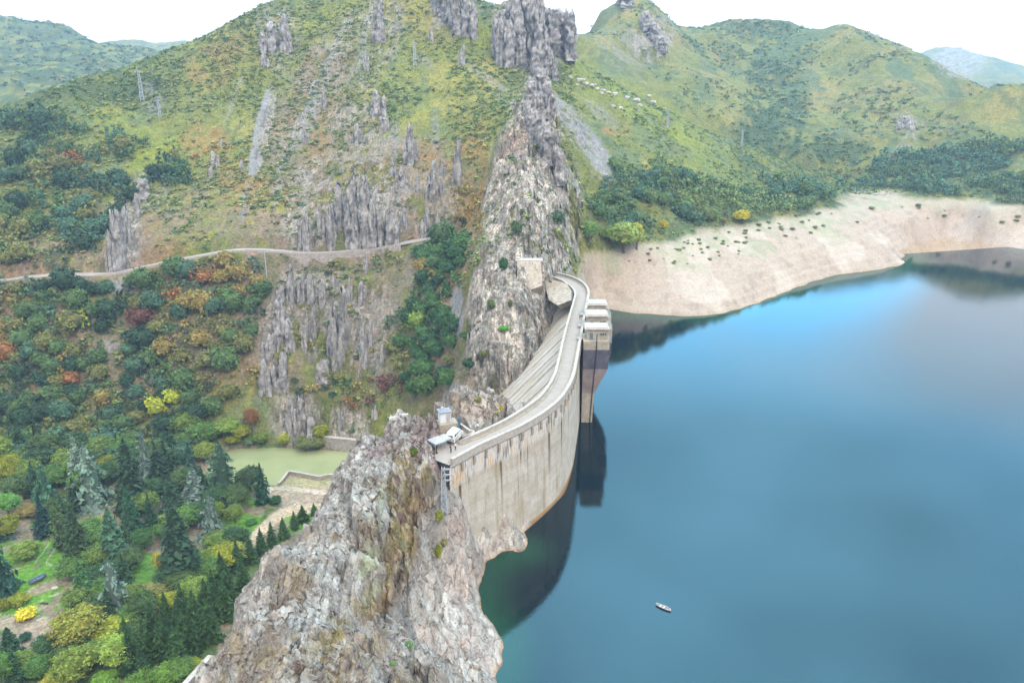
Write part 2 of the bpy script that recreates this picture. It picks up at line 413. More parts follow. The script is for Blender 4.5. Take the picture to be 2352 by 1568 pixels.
# right flank of the ridge down to the lake
ctl += _Y((1345, 470, 362), (1400, 500, 390), (1360, 400, 400), (1330, 340, 430), (1340, 250, 480), (1280, 180, 545), (1290, 115, 600), (1420, 400, 430), (1500, 470, 405), (1500, 400, 440), (1500, 320, 500), (1420, 300, 500), (1600, 440, 450), (1600, 360, 500), (1700, 450, 470), (1700, 400, 515), (1850, 440, 510), (1400, 230, 540))
for q in [(1265, 85, 610), (1330, 140, 605), (1400, 185, 600), (1470, 222, 600), (1540, 262, 598), (1620, 300, 592), (1700, 338, 585), (1780, 370, 580), (1850, 398, 572), (1910, 425, 565)]:
    p = atY(*q); ctl.append(tuple(p)); k = 1.14; ctl.append((p[0] * k, p[1] * k, p[2] - 16))
# basin and hills on the right
nearer = lambda q: (q[0], q[1], q[2] if q[2] < 620 else 560 + (q[2] - 560) * 0.66)
ctl += _Y(*map(nearer, [(1350, 125, 850), (1450, 110, 930), (1500, 150, 920), (1400, 170, 760), (1550, 210, 830), (1650, 262, 790), (1600, 100, 1150), (1700, 100, 1250), (1700, 170, 1120), (1750, 215, 980), (1800, 275, 840), (1850, 345, 720), (1740, 330, 700), (1920, 400, 630), (1955, 430, 600),
          (1900, 150, 1080), (2000, 250, 860), (2100, 200, 930), (2100, 300, 740), (2050, 350, 680), (2050, 400, 615), (2250, 300, 730), (2200, 400, 600), (2350, 400, 560), (2350, 300, 680), (1950, 330, 740), (1900, 270, 850), (2250, 250, 820), (2290, 420, 570), (1830, 110, 1180), (2600, 400, 560), (2600, 300, 680), (2000, 130, 1080)]))
sky2 = [(1290, 62, 900), (1325, 48, 1000), (1380, 22, 1080), (1430, -6, 1120), (1462, 8, 1140), (1500, 32, 1180), (1560, 36, 1300), (1620, 44, 1380), (1700, 54, 1400), (1760, 50, 1370), (1820, 42, 1320), (1870, 50, 1290), (1890, 58, 1270), (1925, 54, 1240), (1960, 60, 1220),
        (2010, 84, 1180), (2060, 108, 1140), (2130, 146, 1090), (2200, 180, 1040), (2260, 207, 1000)]
for q in map(nearer, sky2):
    p = atY(*q); ctl.append(tuple(p)); k = 1.12; ctl.append((p[0] * k, p[1] * k, p[2] - 50)); k = 1.5; ctl.append((p[0] * k, p[1] * k, p[2] - 90))
for q in map(nearer, [(2285, 199, 800), (2352, 205, 780), (2450, 215, 780), (2700, 250, 780)]):
    p = atY(*q); ctl.append(tuple(p)); k = 1.12; ctl.append((p[0] * k, p[1] * k, p[2] - 45)); k = 1.5; ctl.append((p[0] * k, p[1] * k, p[2] - 60))
# far hill on the left and the far ridges
for q in [(-500, -20, 1400), (-200, 15, 1450), (0, 36, 1500), (60, 48, 1500), (110, 62, 1490), (150, 76, 1480), (200, 91, 1470), (250, 103, 1450), (300, 116, 1420), (360, 128, 1380)]:
    p = atY(*q); ctl.append(tuple(p)); k = 1.15; ctl.append((p[0] * k, p[1] * k, p[2] - 60))
ctl += _Y((0, 230, 900), (0, 130, 1180), (150, 170, 980), (250, 150, 1100), (-300, 150, 1000))
for q in [(240, 106, 2300), (300, 101, 2300), (360, 99, 2300), (430, 97, 2300), (520, 105, 2300)]:
    p = atY(*q); ctl.append(tuple(p)); k = 1.2; ctl.append((p[0] * k, p[1] * k, p[2] - 80))
for q in [(2060, 130, 3000), (2120, 121, 3000), (2165, 112, 3000), (2190, 108, 3000), (2207, 105, 3000), (2222, 116, 3000), (2235, 130, 3000), (2270, 150, 3000), (2300, 162, 3000), (2352, 166, 3000), (2600, 190, 3000)]:
    p = atY(*q); ctl.append(tuple(p)); k = 1.15; ctl.append((p[0] * k, p[1] * k, p[2] - 90))
ctl += _Y((2290, 192, 2200), (2352, 195, 2200), (2200, 160, 2400), (2150, 145, 2400), (2250, 168, 2500))
HMAIN = RBF(ctl)

road_px = [(-400, 655, 345), (-200, 652, 346), (-60, 648, 346), (0, 644, 346), (60, 636, 347), (120, 631, 348), (190, 630, 348), (250, 628, 349), (300, 619, 350), (360, 606, 352), (420, 594, 354), (480, 583, 356), (530, 575, 358), (580, 573, 360), (640, 576, 362), (700, 581, 363), (760, 580, 364), (820, 574, 366), (870, 569, 368), (920, 559, 370), (970, 550, 372), (1020, 545, 373), (1070, 543, 374), (1125, 544, 372)]
road = catmull([atY(*q) for q in road_px], 260)
pool_px = [(470, 1075), (500, 1040), (545, 1027), (640, 1025), (745, 1030), (770, 1032), (850, 1040), (850, 1110), (800, 1101), (770, 1099), (735, 1103), (700, 1097), (665, 1088), (645, 1110), (620, 1112), (560, 1110), (500, 1100)]
pool = [tuple(atZ(px, py, G)) for px, py in pool_px]

def wmask(px, py, ells):
    """sum of soft ellipses given in frame units: (cx, cy, rx, ry, angle deg, strength)"""
    m = np.zeros(np.shape(px))
    for cx, cy, rx, ry, an, st in ells:
        a = math.radians(an); dx, dy = px - cx, py - cy
        u = (dx * math.cos(a) + dy * math.sin(a)) / rx; v = (-dx * math.sin(a) + dy * math.cos(a)) / ry
        d = np.sqrt(u * u + v * v)
        m = np.maximum(m, st * (1 - sstep(0.75, 1.2, d)))
    return m
# bare rock and broken ground (places on the slopes, as seen from the survey point)
ROCK = [(1130, 720, 60, 200, 5, 1), (1190, 760, 75, 160, 12, 1), (1215, 560, 95, 120, 0, 1), (1225, 400, 95, 140, 0, 1), (1235, 280, 60, 90, -10, 1), (1300, 500, 40, 140, 0, 1), (1250, 650, 60, 60, 0, 1), (1150, 480, 40, 100, 0, 1),
        (1215, 60, 80, 110, -10, 1), (1290, 80, 40, 60, 10, 1), (1238, 215, 34, 60, -15, .95), (1045, 20, 50, 60, 40, .9), (860, 470, 90, 110, 5, .9), (710, 480, 60, 110, 8, .7), (790, 400, 120, 60, -10, .5), (820, 290, 70, 70, 0, .6),
        (650, 740, 50, 140, 15, .7), (740, 730, 90, 110, 10, .75), (840, 760, 80, 120, 5, .6), (620, 880, 40, 50, 0, .5), (690, 960, 70, 60, 10, .8), (790, 970, 80, 45, 0, .6), (900, 420, 60, 130, 0, .45), (1000, 470, 60, 90, 0, .45),
        (280, 540, 45, 90, 5, .8), (640, 90, 50, 90, -10, .5), (880, 60, 45, 120, 10, .6), (700, 230, 40, 150, 25, .35), (820, 130, 60, 120, 10, .4), (330, 440, 60, 50, 0, .4), (610, 300, 14, 110, 12, .6), (1290, 300, 60, 60, 40, .5),
        (1350, 350, 35, 90, -35, .25), (1500, 90, 50, 60, 30, .8), (1440, 110, 70, 50, 10, .4), (2080, 280, 30, 25, 0, .5), (2080, 330, 60, 14, -50, .4), (2200, 140, 60, 40, 0, .8), (980, 700, 60, 120, 0, .25), (560, 800, 40, 80, 10, .2)]
def main_height(x, y):
    z = HMAIN(x, y)
    px, py = project(np.stack([x, y, z], -1))
    rock = wmask(px, py, ROCK)
    dist = np.hypot(x, y)
    floor = 1 - sstep(-47.0, -40.0, z)                       # the flat garden keeps flat
    beach = sstep(-6, 2, z) * (1 - sstep(18, 24, z)) * sstep(-8, 10, x - 30) * (1 - sstep(520, 560, y)) * (1 - rock)
    amp = (1 - floor) * (1 - 0.75 * beach)
    rot = 0.35
    u = x * math.cos(rot) - y * math.sin(rot) * 0.2
    z = z + amp * (fbm(x / 60, y / 60, 0, 4, 3) * 2.4 * np.clip(dist / 450, 0.6, 3) + fbm(x / 11, y / 11, 0, 3, 9) * 0.9)
    z = z + beach * 0.32 * np.sin(z * 2.5 + fbm(x / 50, y / 50, 0, 3, 88) * 2.2)
    far = sstep(620, 900, dist)
    z = z + far * (ridged(u / 130, y / 260, 0, 3, 21) * 12 - 4) * sstep(500, 800, dist)
    # upright strata: thin blades running up the slope
    bl = ridged(x / 6.5 + fbm(x / 30, y / 30, 0, 2, 5) * 1.2, y / 42, 0, 3, 31)
    gap = sstep(-0.1, 0.35, fbm(x / 17, y / 19, 0, 2, 41) + 0.25 * rock)
    z = z + amp * rock * gap * np.clip(bl - 0.05, 0, 1) * 5.5
    z = z + amp * (1 - beach) * (1 - far) * fbm(x / 3.2, y / 3.2, 0, 2, 77) * 0.5
    # road bench
    d, rz = polydist(x, y, [tuple(p) for p in road[::4]] + [tuple(road[-1])])
    w = 1 - sstep(4.0, 7.5, d)
    z = z * (1 - w) + (rz - 0.35) * w
    rd_y = np.interp(x, road[:, 0], road[:, 1]); front = (y < rd_y) * sstep(-105, -98, x) * (1 - sstep(-52, -46, x))
    z = z - front * 4.5 * sstep(3.3, 3.9, d) * (1 - sstep(7, 12, d))
    z = np.where(floor > 0.5, np.maximum(z, G - 0.12), z)
    # stilling pool
    ip = inpoly(x, y, pool)
    dp, _ = polydist(x, y, pool + [pool[0]])
    z = np.where(ip, np.minimum(z, G - 0.3 - np.clip(dp, 0, 3) * 0.8), z)
    # keep clear of the dam on the lake side
    return z
R0, R1, NR, NT_ = 45.0, 4300.0, 1150, 980
rr = R0 * (R1 / R0) ** np.linspace(0, 1, NR); th = np.radians(np.linspace(-47, 47, NT_))
TH, RR = np.meshgrid(th, rr)
TX, TY = RR * np.sin(TH), RR * np.cos(TH)
TZ = main_height(TX, TY)
# cliff faces get pushed out in columns
px, py = project(np.stack([TX, TY, TZ], -1)); rk = wmask(px, py, ROCK)
gy, gx = np.gradient(TZ); steep = sstep(0.7, 1.6, np.hypot(gy / np.gradient(rr)[:, None], gx / (RR * (th[1] - th[0]))))
col = ridged(TX / 4.5, TZ / 40, TY / 30, 3, 51) * 2.2 + ridged(TX / 1.6, TZ / 14, TY / 12, 2, 55) * 0.7
TY2 = TY - rk * steep * (col - 0.5) * (RR < 750)
near_ = rk * (RR < 720) * np.where((RR < 480) & (TX > -60), 1.0, 0.6); sel = near_ > 0.02; dz = np.zeros(TZ.shape); dy = np.zeros(TZ.shape)
xs, ys, zs = TX[sel], TY[sel], TZ[sel]
for sc, am, sd in ((6.0, 2.6, 5), (2.6, 1.3, 8)):
    f1, f2, cid = worley(xs / sc + fbm(xs / 4, ys / 4, zs / 6, 2, sd) * .3, ys / (sc * 1.3), zs / (sc * 1.6), sd)
    e = sstep(0.0, 0.12, f2 - f1); dz[sel] += am * ((cid - 0.5) * e - 0.35 * (1 - e)); dy[sel] += am * 1.1 * ((((cid * 7.3) % 1) - 0.5) * e + 0.35 * (1 - e))
TZ = TZ + near_ * dz; TY2 = TY2 + near_ * steep * dy
TV = np.stack([TX, TY2, TZ], -1).reshape(-1, 3)
# ------------------------------------------------------------------ ground colours (what grows or lies there)
KALB = 0.50
def alb(r, g, b, k=1.0): return srgb(r, g, b) * KALB * k
C_GR = alb(126, 131, 70); C_GR2 = alb(152, 148, 80); C_DK = alb(80, 100, 70); C_OC = alb(160, 132, 80); C_BR = alb(146, 128, 112)
C_RK = alb(178, 172, 164); C_RKL = alb(216, 206, 194); C_SC = alb(150, 150, 152); C_BEACH = alb(188, 171, 154); C_BEACH2 = alb(166, 146, 130); C_LAWN = alb(112, 160, 62)
C_SAND = alb(205, 186, 160); C_HE = alb(110, 124, 88)
def paint(px, py, P, z, rk):
    n1 = fbm(P[:, 0] / 40, P[:, 1] / 40, 0, 4, 101); n2 = fbm(P[:, 0] / 9, P[:, 1] / 14, 0, 4, 103); n3 = fbm(P[:, 0] / 2.5, P[:, 1] / 4, 0, 3, 107)
    n4 = fbm(P[:, 0] / 22, P[:, 1] / 50, 0, 4, 109)
    C = np.tile(C_GR, (len(P), 1))
    def lay(m, c):
        nonlocal C
        m = np.clip(m, 0, 1)[:, None]; C = C * (1 - m) + np.asarray(c) * m
    dist = np.hypot(P[:, 0], P[:, 1])
    lay(sstep(-0.1, 0.5, n1 + 0.5 * n2), C_GR2)
    lay(sstep(0.15, 0.5, n4 + 0.5 * n3) * 0.8, C_HE)
    lay(sstep(0.25, 0.6, n2 + 0.3 * n1) * 0.6, C_DK)
    # lower slopes: brown soil and scree with shrubs
    low = wmask(px, py, [(300, 720, 420, 220, 0, 1), (800, 640, 300, 300, 0, 1), (950, 470, 180, 150, 0, .9), (300, 560, 300, 90, 0, .7), (730, 350, 150, 170, 15, .7), (560, 500, 160, 110, 0, .5), (740, 180, 60, 160, 25, .8), (1000, 800, 200, 150, 0, 1)])
    lay(low * sstep(-0.75, -0.1, n2 + 0.6 * n3 + 0.1), C_BR)
    lay(low * sstep(0.0, 0.4, n4 + 0.4 * n3) * 0.6, C_OC * 0.75); lay(low * sstep(0.1, 0.5, -n4 + 0.4 * n3) * 0.5, alb(104, 112, 74))
    och = wmask(px, py, [(470, 330, 60, 50, 30, .8), (560, 420, 60, 70, 0, .6), (1080, 420, 60, 110, 0, .9), (940, 420, 80, 100, 0, .5), (500, 150, 90, 50, -20, .5), (430, 170, 60, 20, -30, .6), (760, 330, 60, 80, 0, .35),
        (1415, 300, 35, 12, 0, .8), (1090, 300, 50, 60, 0, .4), (1740, 210, 60, 25, 0, .35), (1860, 230, 60, 30, -30, .45), (2010, 180, 90, 40, 30, .4), (2150, 250, 90, 60, 20, .35), (2060, 260, 60, 40, 0, .35), (1920, 310, 60, 30, 0, .3), (2180, 280, 90, 18, -50, .6), (2130, 200, 50, 30, 20, .4), (560, 110, 60, 40, -30, .35), (1000, 60, 60, 60, 0, .3)])
    lay(och * sstep(-0.5, 0.4, n2 + 0.5 * n3), C_OC)
    gre = wmask(px, py, [(330, 390, 110, 50, -40, .9), (250, 300, 120, 60, 10, .6), (900, 200, 120, 120, 0, .35), (1500, 260, 160, 40, 30, .9), (1370, 190, 90, 40, 40, .8), (1650, 380, 160, 40, 25, .6), (800, 60, 100, 60, 0, .5), (1120, 100, 90, 30, 40, .8), (300, 170, 160, 30, -25, .6), (1050, 150, 70, 50, 30, .5), (1560, 420, 120, 60, 0, .4)])
    lay(gre * sstep(-0.6, 0.2, n2) * 0.85, alb(140, 150, 62))
    far = sstep(620, 900, dist)
    lay(far * 0.6, alb(134, 138, 82)); lay(far * sstep(-0.05, 0.45, n1 + 0.4 * n4) * 0.6, alb(154, 140, 88)); lay(far * sstep(0.1, 0.4, n3 * 0.7 + n2) * 0.5, alb(80, 102, 74)); lay(far * sstep(0.1, 0.5, n4 - 0.3 * n1) * 0.6, alb(84, 112, 84))
    dk = wmask(px, py, [(1770, 300, 80, 120, 20, .95), (1690, 60, 160, 20, 5, .8), (1760, 200, 50, 80, 10, .9), (1930, 380, 130, 70, 20, .9), (1740, 110, 160, 40, 10, .5), (1830, 420, 160, 50, 15, .8), (130, 130, 300, 90, 15, .9), (330, 118, 120, 14, 0, .8), (2080, 400, 120, 50, 0, .7), (2250, 400, 200, 60, 5, .6), (1650, 470, 300, 60, 5, .5), (80, 260, 150, 60, 15, .6), (2000, 230, 20, 60, 60, .3), (1470, 155, 90, 20, 10, .3), (2200, 330, 120, 60, 20, .3)])
    lay(dk * sstep(-0.5, 0.3, n2 + n1), C_DK)
    # scree and rock
    scr = wmask(px, py, [(1365, 345, 24, 95, -35, 1), (1300, 265, 18, 60, -40, .9), (598, 290, 13, 95, 14, 1), (585, 375, 16, 30, 14, 1), (1050, 715, 16, 60, 0, 1), (270, 660, 30, 18, 0, .9), (970, 140, 30, 14, 30, .4), (1035, 905, 30, 16, -60, 1), (720, 240, 20, 110, 20, .6), (1120, 180, 60, 10, 35, .5), (1180, 250, 60, 10, 40, .6), (1385, 265, 14, 50, -50, .4), (250, 800, 40, 20, 0, .6), (480, 245, 4, 30, 30, .3), (705, 250, 9, 110, 20, .8), (770, 110, 10, 90, 25, .7), (835, 90, 9, 80, 12, .6), (640, 420, 10, 60, 10, .7), (905, 330, 9, 50, 0, .6), (560, 470, 12, 50, 10, .5), (670, 330, 8, 60, 15, .6), (1000, 300, 10, 50, 0, .4), (540, 220, 5, 60, 20, .5), (345, 225, 26, 40, -30, .5)])
    lay(scr * sstep(-0.9, -0.3, n3), C_SC)
    pale = wmask(px, py, [(1180, 600, 120, 330, 0, 1), (1200, 350, 60, 90, 0, .9), (640, 970, 150, 60, 0, .5), (790, 975, 60, 30, 0, .9)])
    rr_ = rk * sstep(-0.25, 0.15, n2 * 0.6 + n3 * 0.5 + rk * 0.35 - 0.15 + pale * 0.45)
    lay(rr_, C_RK)
    pale = wmask(px, py, [(1180, 600, 120, 330, 0, 1), (1200, 350, 60, 90, 0, .7), (640, 970, 150, 60, 0, .5), (790, 975, 60, 30, 0, .9)])
    lay(rr_ * pale * sstep(-0.3, 0.5, n3 + n2), C_RKL)
    lay(rr_ * pale * sstep(0.35, 0.6, n4) * 0.5, alb(196, 160, 140))
    # lake beach below the old water line
    x, y = P[:, 0], P[:, 1]
    bz = z + n2 * 1.0
    right = sstep(20, 34, x) * (1 - sstep(560, 620, y)) * (1 - rk)
    be = right * (1 - sstep(20.0, 23.0, bz))
    band = 0.5 + 0.5 * np.sin(z * 4.5 + n1 * 5 + n2 * 2)
    lay(be, C_BEACH); lay(be * sstep(0.1, 0.9, band * 0.35 + n2 * 0.5 + n3 * 0.3) * 0.55, C_BEACH2); lay(be * sstep(0.3, 0.7, n3) * 0.35, alb(158, 140, 128)); lay(be * sstep(0.35, 0.6, n4) * 0.4, alb(216, 204, 190))
    lay(be * sstep(14, 20, z + n2 * 4) * 0.45, alb(178, 176, 150)); lay(be * (1 - sstep(0.1, 0.5, z)) * 0.5, alb(180, 150, 112))
    lay(be * sstep(0.3, 0.6, n2 + n1 * 0.5) * 0.35 * sstep(8, 14, z), alb(150, 160, 120))
    # garden
    fl = (1 - sstep(-47.4, -45.5, z)) * (y < 330)
    lay(fl, alb(150, 138, 118)); lay(fl * sstep(-0.2, 0.2, n2), alb(96, 120, 70))
    lawn = wmask(px, py, [(60, 1290, 130, 60, -10, 1), (95, 1350, 85, 40, -5, 1), (30, 1395, 60, 22, 0, 1), (110, 1410, 60, 24, -10, 1), (560, 1205, 45, 24, -30, 1), (600, 1150, 50, 16, 0, 1), (690, 1190, 50, 26, -30, 1), (130, 1250, 90, 30, 0, 1), (350, 1310, 60, 40, 0, .8)])
    lay(fl * lawn * sstep(-0.7, -0.3, n3 + n2), C_LAWN)
    lay(fl * wmask(px, py, [(110, 1345, 60, 12, -20, .8), (160, 1330, 20, 30, 0, .7), (50, 1430, 90, 18, 0, .9), (10, 1160, 70, 30, -10, .8), (90, 1470, 80, 40, 20, .8), (80, 1400, 30, 8, -20, .6)]), alb(176, 160, 140))
    lay(fl * wmask(px, py, [(720, 1110, 110, 22, 5, .9)]), alb(186, 180, 140)); lay(fl * wmask(px, py, [(700, 1150, 120, 26, 5, .9), (760, 1125, 60, 5, 4, 1)]), alb(178, 164, 146))
    # worn path that curves through the garden
    d, _ = polydist(px, py, [(560, 1268), (590, 1228), (615, 1203), (650, 1176), (690, 1166), (730, 1168), (780, 1175)])
    lay(fl * (1 - sstep(9, 14, d)), C_SAND)
    d, _ = polydist(px, py, [(610, 1120), (680, 1122), (730, 1130), (790, 1137)]); lay(fl * (1 - sstep(3.5, 6, d)), alb(212, 198, 180))
    # paths down in the little park: thin pale kerbs
    for ln in ([(0, 1408), (60, 1418), (85, 1423), (135, 1410)], [(128, 1256), (106, 1290), (112, 1297), (158, 1304)], [(20, 1310), (80, 1292), (96, 1272), (112, 1250)], [(95, 1378), (125, 1366), (160, 1358)]):
        d, _ = polydist(px, py, ln); lay(fl * (1 - sstep(0.8, 1.8, d)) * 0.8, alb(190, 195, 170))
    return C, be
PX, PY = project(TV); RK = wmask(PX, PY, ROCK)
t = NT("hillside_ground", 0.95, 0.1)
bc = t.attr('Col'); n1 = t.noise(0.9, detail=6, rough=0.7); n2 = t.noise(0.22, detail=5, rough=0.65); v = t.voro(0.55)
rkf = t.attr('Rock', 'Fac')
veg = t.attr('Veg', 'Fac')
c1 = t.mix(t.math('MULTIPLY_ADD', veg, 0.55, 0.45), bc, t.ramp(n1, [(0.28, 0.45), (0.5, 1.0), (0.72, 1.55)]), 'MULTIPLY')
c1 = t.mix(t.math('MULTIPLY_ADD', veg, 0.7, 0.3), c1, t.ramp(n2, [(0.3, (0.7, 0.78, 0.75)), (0.7, (1.3, 1.2, 1.15))]), 'MULTIPLY')
# upright bedding lines and cracks in the rock
bed = t.noise(1.0, detail=6, rough=0.75, stretch=(1.1, 0.12, 0.10), dist=0.4)
wv = t.n.new('ShaderNodeTexNoise'); wv.inputs['Scale'].default_value = 0.25; wv.inputs['Detail'].default_value = 4; t.l.new(t.pos, wv.inputs['Vector'])
wa = t.n.new('ShaderNodeVectorMath'); wa.operation = 'MULTIPLY_ADD'; t.l.new(wv.outputs['Color'], wa.inputs[0]); wa.inputs[1].default_value = (5, 5, 5); t.l.new(t.pos, wa.inputs[2])
crk = t.voro(0.42, vec=wa.outputs[0], stretch=(1.5, 0.7, 0.6), feature='DISTANCE_TO_EDGE'); cel = t.voro(0.42, vec=wa.outputs[0], stretch=(1.5, 0.7, 0.6), out='Color'); cel2 = t.voro(1.1, vec=wa.outputs[0], stretch=(1.5, 0.7, 0.8), out='Color')
rc = t.mix(1.0, c1, t.ramp(bed, [(0.32, (0.55, 0.54, 0.53)), (0.47, 0.97), (0.6, 1.15), (0.75, (1.35, 1.3, 1.25))]), 'MULTIPLY')
rc = t.mix(t.ramp(crk, [(0.0, 0.65), (0.06, 0.0)]), rc, (0.05, 0.05, 0.05))
rc = t.mix(1.0, rc, t.ramp(cel, [(0.2, 0.70), (0.5, 1.0), (0.8, 1.28)]), 'MULTIPLY'); rc = t.mix(1.0, rc, t.ramp(cel2, [(0.2, 0.78), (0.5, 1.0), (0.8, 1.22)]), 'MULTIPLY')
rc = t.mix(t.ramp(t.noise(0.35, detail=5, rough=0.7), [(0.56, 0.0), (0.66, 0.75)]), rc, tuple(alb(150, 130, 105)))
t.color(t.mix(rkf, c1, rc))
t.bump(t.math('MULTIPLY', t.math('ADD', n1, t.math('MULTIPLY', v, 0.6)), t.math('MULTIPLY_ADD', veg, 0.8, 0.2)), 0.9, 0.8); t.bump(t.math('MULTIPLY', bed, rkf), 1.6, 0.8)
M_GROUND = t.m
tm_f = grid_faces(NR, NT_); tm = np_mesh('hillside', TV, tm_f)
GC, BEACHM = paint(PX, PY, TV, TV[:, 2], RK)
set_color(tm, 'Col', GC)
va = tm.attributes.new('Veg', 'FLOAT', 'POINT'); va.data.foreach_set('value', (1 - np.clip(BEACHM, 0, 1)).astype(np.float32))
ra = tm.attributes.new('Rock', 'FLOAT', 'POINT'); ra.data.foreach_set('value', RK.astype(np.float32))
fs = RK[tm_f[:, 0]] < 0.35; tm.polygons.foreach_set('use_smooth', fs)
ground = tag(mobj('hillside', tm, M_GROUND), kind='structure')
bpy.context.view_layer.update()
def hit(px, py, obj=None):
    """the point of the ground seen from the survey point"""
    o = obj or ground
    ok, loc, nor, i = o.ray_cast(Vector((0, 0, CAMH)), Vector(ray(px, py)).normalized())
    return (np.array(loc), np.array(nor)) if ok else (None, None)
def drop(x, y, obj=None):
    ok, loc, nor, i = (obj or ground).ray_cast(Vector((x, y, 900)), Vector((0, 0, -1)))
    return loc.z if ok else G

o_px = [(1034, 1058), (1100, 1022), (1150, 999), (1200, 976), (1250, 946), (1287, 916), (1308, 886), (1320, 858), (1326, 828), (1331, 800), (1338, 760), (1345, 720), (1351, 690), (1354, 672), (1349, 657), (1335, 644), (1310, 633), (1285, 627), (1262, 623)]

_oc = catmull([atZ(px, py, 25.0) for px, py in o_px], 200)
def face_pt(px, py, out=0.5):
    """where the lake face of the dam is seen at this bearing"""
    d = ray(px, py); b = math.atan2(d[0], d[1]); a = np.arctan2(_oc[:, 0], _oc[:, 1]); k = int(np.argmin(np.abs(a[:120] - b)))
    t_ = np.gradient(_oc[:, :2], axis=0)[k]; t_ /= np.hypot(*t_); n = np.array([t_[1], -t_[0]])
    r = math.hypot(_oc[k, 0], _oc[k, 1]); z = CAMH + d[2] / math.hypot(d[0], d[1]) * r
    return [(_oc[k, 0] + n[0] * out, _oc[k, 1] + n[1] * out, z), (_oc[k, 0] - n[0] * 1.6, _oc[k, 1] - n[1] * 1.6, z - 4)]
# ------------------------------------------------------------------ near rock ridge and the rock between the abutments
K = []
K += _Z(  # left edge of the top slab
    (425, 1568, 27), (484, 1502, 26), (543, 1400, 25.5), (581, 1341, 25), (636, 1300, 24), (646, 1270, 24), (680, 1218, 23.5), (728, 1188, 22.5), (752, 1147, 21.5), (790, 1102, 20),
    # crest line and its right edge
    (765, 1568, 34), (805, 1478, 34), (836, 1410, 33.5), (860, 1340, 32.5), (868, 1253, 31.5), (873, 1188, 30), (884, 1147, 28.5), (894, 1100, 27), (860, 1088, 26),
    (620, 1500, 30.5), (700, 1380, 29.5), (740, 1290, 28.5), (800, 1200, 27), (840, 1130, 25.5), (640, 1420, 28), (760, 1450, 32), (560, 1520, 28.5), (700, 1250, 26), (780, 1340, 31))
K += _Z(  # ledge behind the crest and second line of blades
    (905, 1130, 23), (915, 1200, 23), (900, 1290, 24), (890, 1350, 24), (868, 1430, 26), (830, 1530, 27),
    (960, 1080, 24.5), (975, 1140, 22), (950, 1200, 22), (935, 1280, 22), (925, 1330, 22), (890, 1410, 22), (845, 1500, 24),
    (1036, 1072, 23.6), (1030, 1140, 16), (1017, 1205, 11), (973, 1273, 11.5), (942, 1342, 12.5), (894, 1427, 13), (826, 1568, 15), (990, 1210, 16),
    # pale wave-washed slope and water line
    (1040, 1200, 8), (1040, 1260, 5), (1010, 1340, 6.5), (970, 1420, 8), (920, 1500, 9), (1103, 1300, 0.8), (1100, 1360, 0.6), (1096, 1393, 0.8), (1070, 1400, 3.5), (1050, 1500, 4.5), (1109, 1412, 1.0), (1135, 1445, 1.0), (1158, 1471, 0.8), (1156, 1513, 0.8), (1138, 1560, 0.8), (1000, 1560, 6.5), (1100, 1530, 3.2),
    (1120, 1320, -3), (1115, 1380, -4), (1150, 1425, -4), (1185, 1471, -4), (1180, 1530, -4), (1165, 1600, -4))
# spur of rock under the dam
for q in [(1046, 1085), (1052, 1110), (1060, 1145), (1068, 1180), (1077, 1215), (1090, 1243), (1120, 1230), (1150, 1217), (1180, 1206), (1207, 1195)]: K += face_pt(*q)
K += _Z((1202, 1230, 1.0), (1196, 1262, 0.5), (1150, 1285, 0.5), (1225, 1235, -4), (1160, 1320, -4), (1120, 1262, 1.8))
for y, dx in ((20, 0), (0, -3), (-30, -4), (40, 0)):      # the ridge goes on behind the viewpoint
    K += [(-34 + dx, y, 28), (-24 + dx, y, 35), (-20 + dx, y, 33), (-14 + dx, y, 20), (0 + dx, y, 6), (10 + dx, y, 0.5), (20 + dx, y, -5)]
    K += [(-42 + dx, y, -30), (-50 + dx, y, -52)]
K += [(x - 5, y, -20) for x, y in [(-37, 80), (-40, 95), (-42, 112), (-45, 125), (-48, 138), (-48, 150), (-50, 165)]]
K += [(x - 12, y, -53) for x, y in [(-38, 60), (-37, 80), (-40, 95), (-42, 112), (-46, 125), (-52, 140), (-52, 155), (-54, 170), (-52, 185)]]
# rock round the tent, the hut and the ruin
K += _Z((905, 1075, 25), (940, 1062, 25), (990, 1060, 24.2), (1020, 1064, 24.2), (1004, 1050, 24.2), (1010, 1076, 23.6), (1030, 1090, 21.6), (1000, 1096, 23.4), (1034, 1112, 19), (1014, 1130, 19.6), (1022, 1160, 15.5), (1000, 1035, 23.6), (980, 1010, 23.6), (985, 990, 22), (930, 1030, 21), (900, 1040, 19), (870, 1060, 19), (860, 1000, 15), (880, 975, 14), (840, 1010, 13), (825, 1060, 14), (818, 1000, 10), (830, 968, 12),
     (900, 955, 17), (935, 925, 18), (960, 940, 18), (990, 950, 20), (950, 985, 20), (910, 1000, 17), (985, 930, 16), (880, 945, 14.5), (1005, 975, 22.5), (1000, 962, 25.6), (1040, 960, 25.6), (1030, 985, 23.4), (1060, 972, 24.2), (1050, 1000, 23.4), (1095, 1000, 23.4), (1150, 960, 23.6), (1205, 928, 23.6), (1060, 1022, 23.3), (1035, 1045, 23.3),
     (1050, 945, 26), (1048, 905, 26), (1070, 895, 27.5), (1100, 892, 27.5), (1140, 898, 27), (1170, 912, 25.6), (1212, 920, 24.5), (1090, 975, 25), (1100, 930, 26.8), (1150, 940, 25.6), (1060, 950, 26.3))
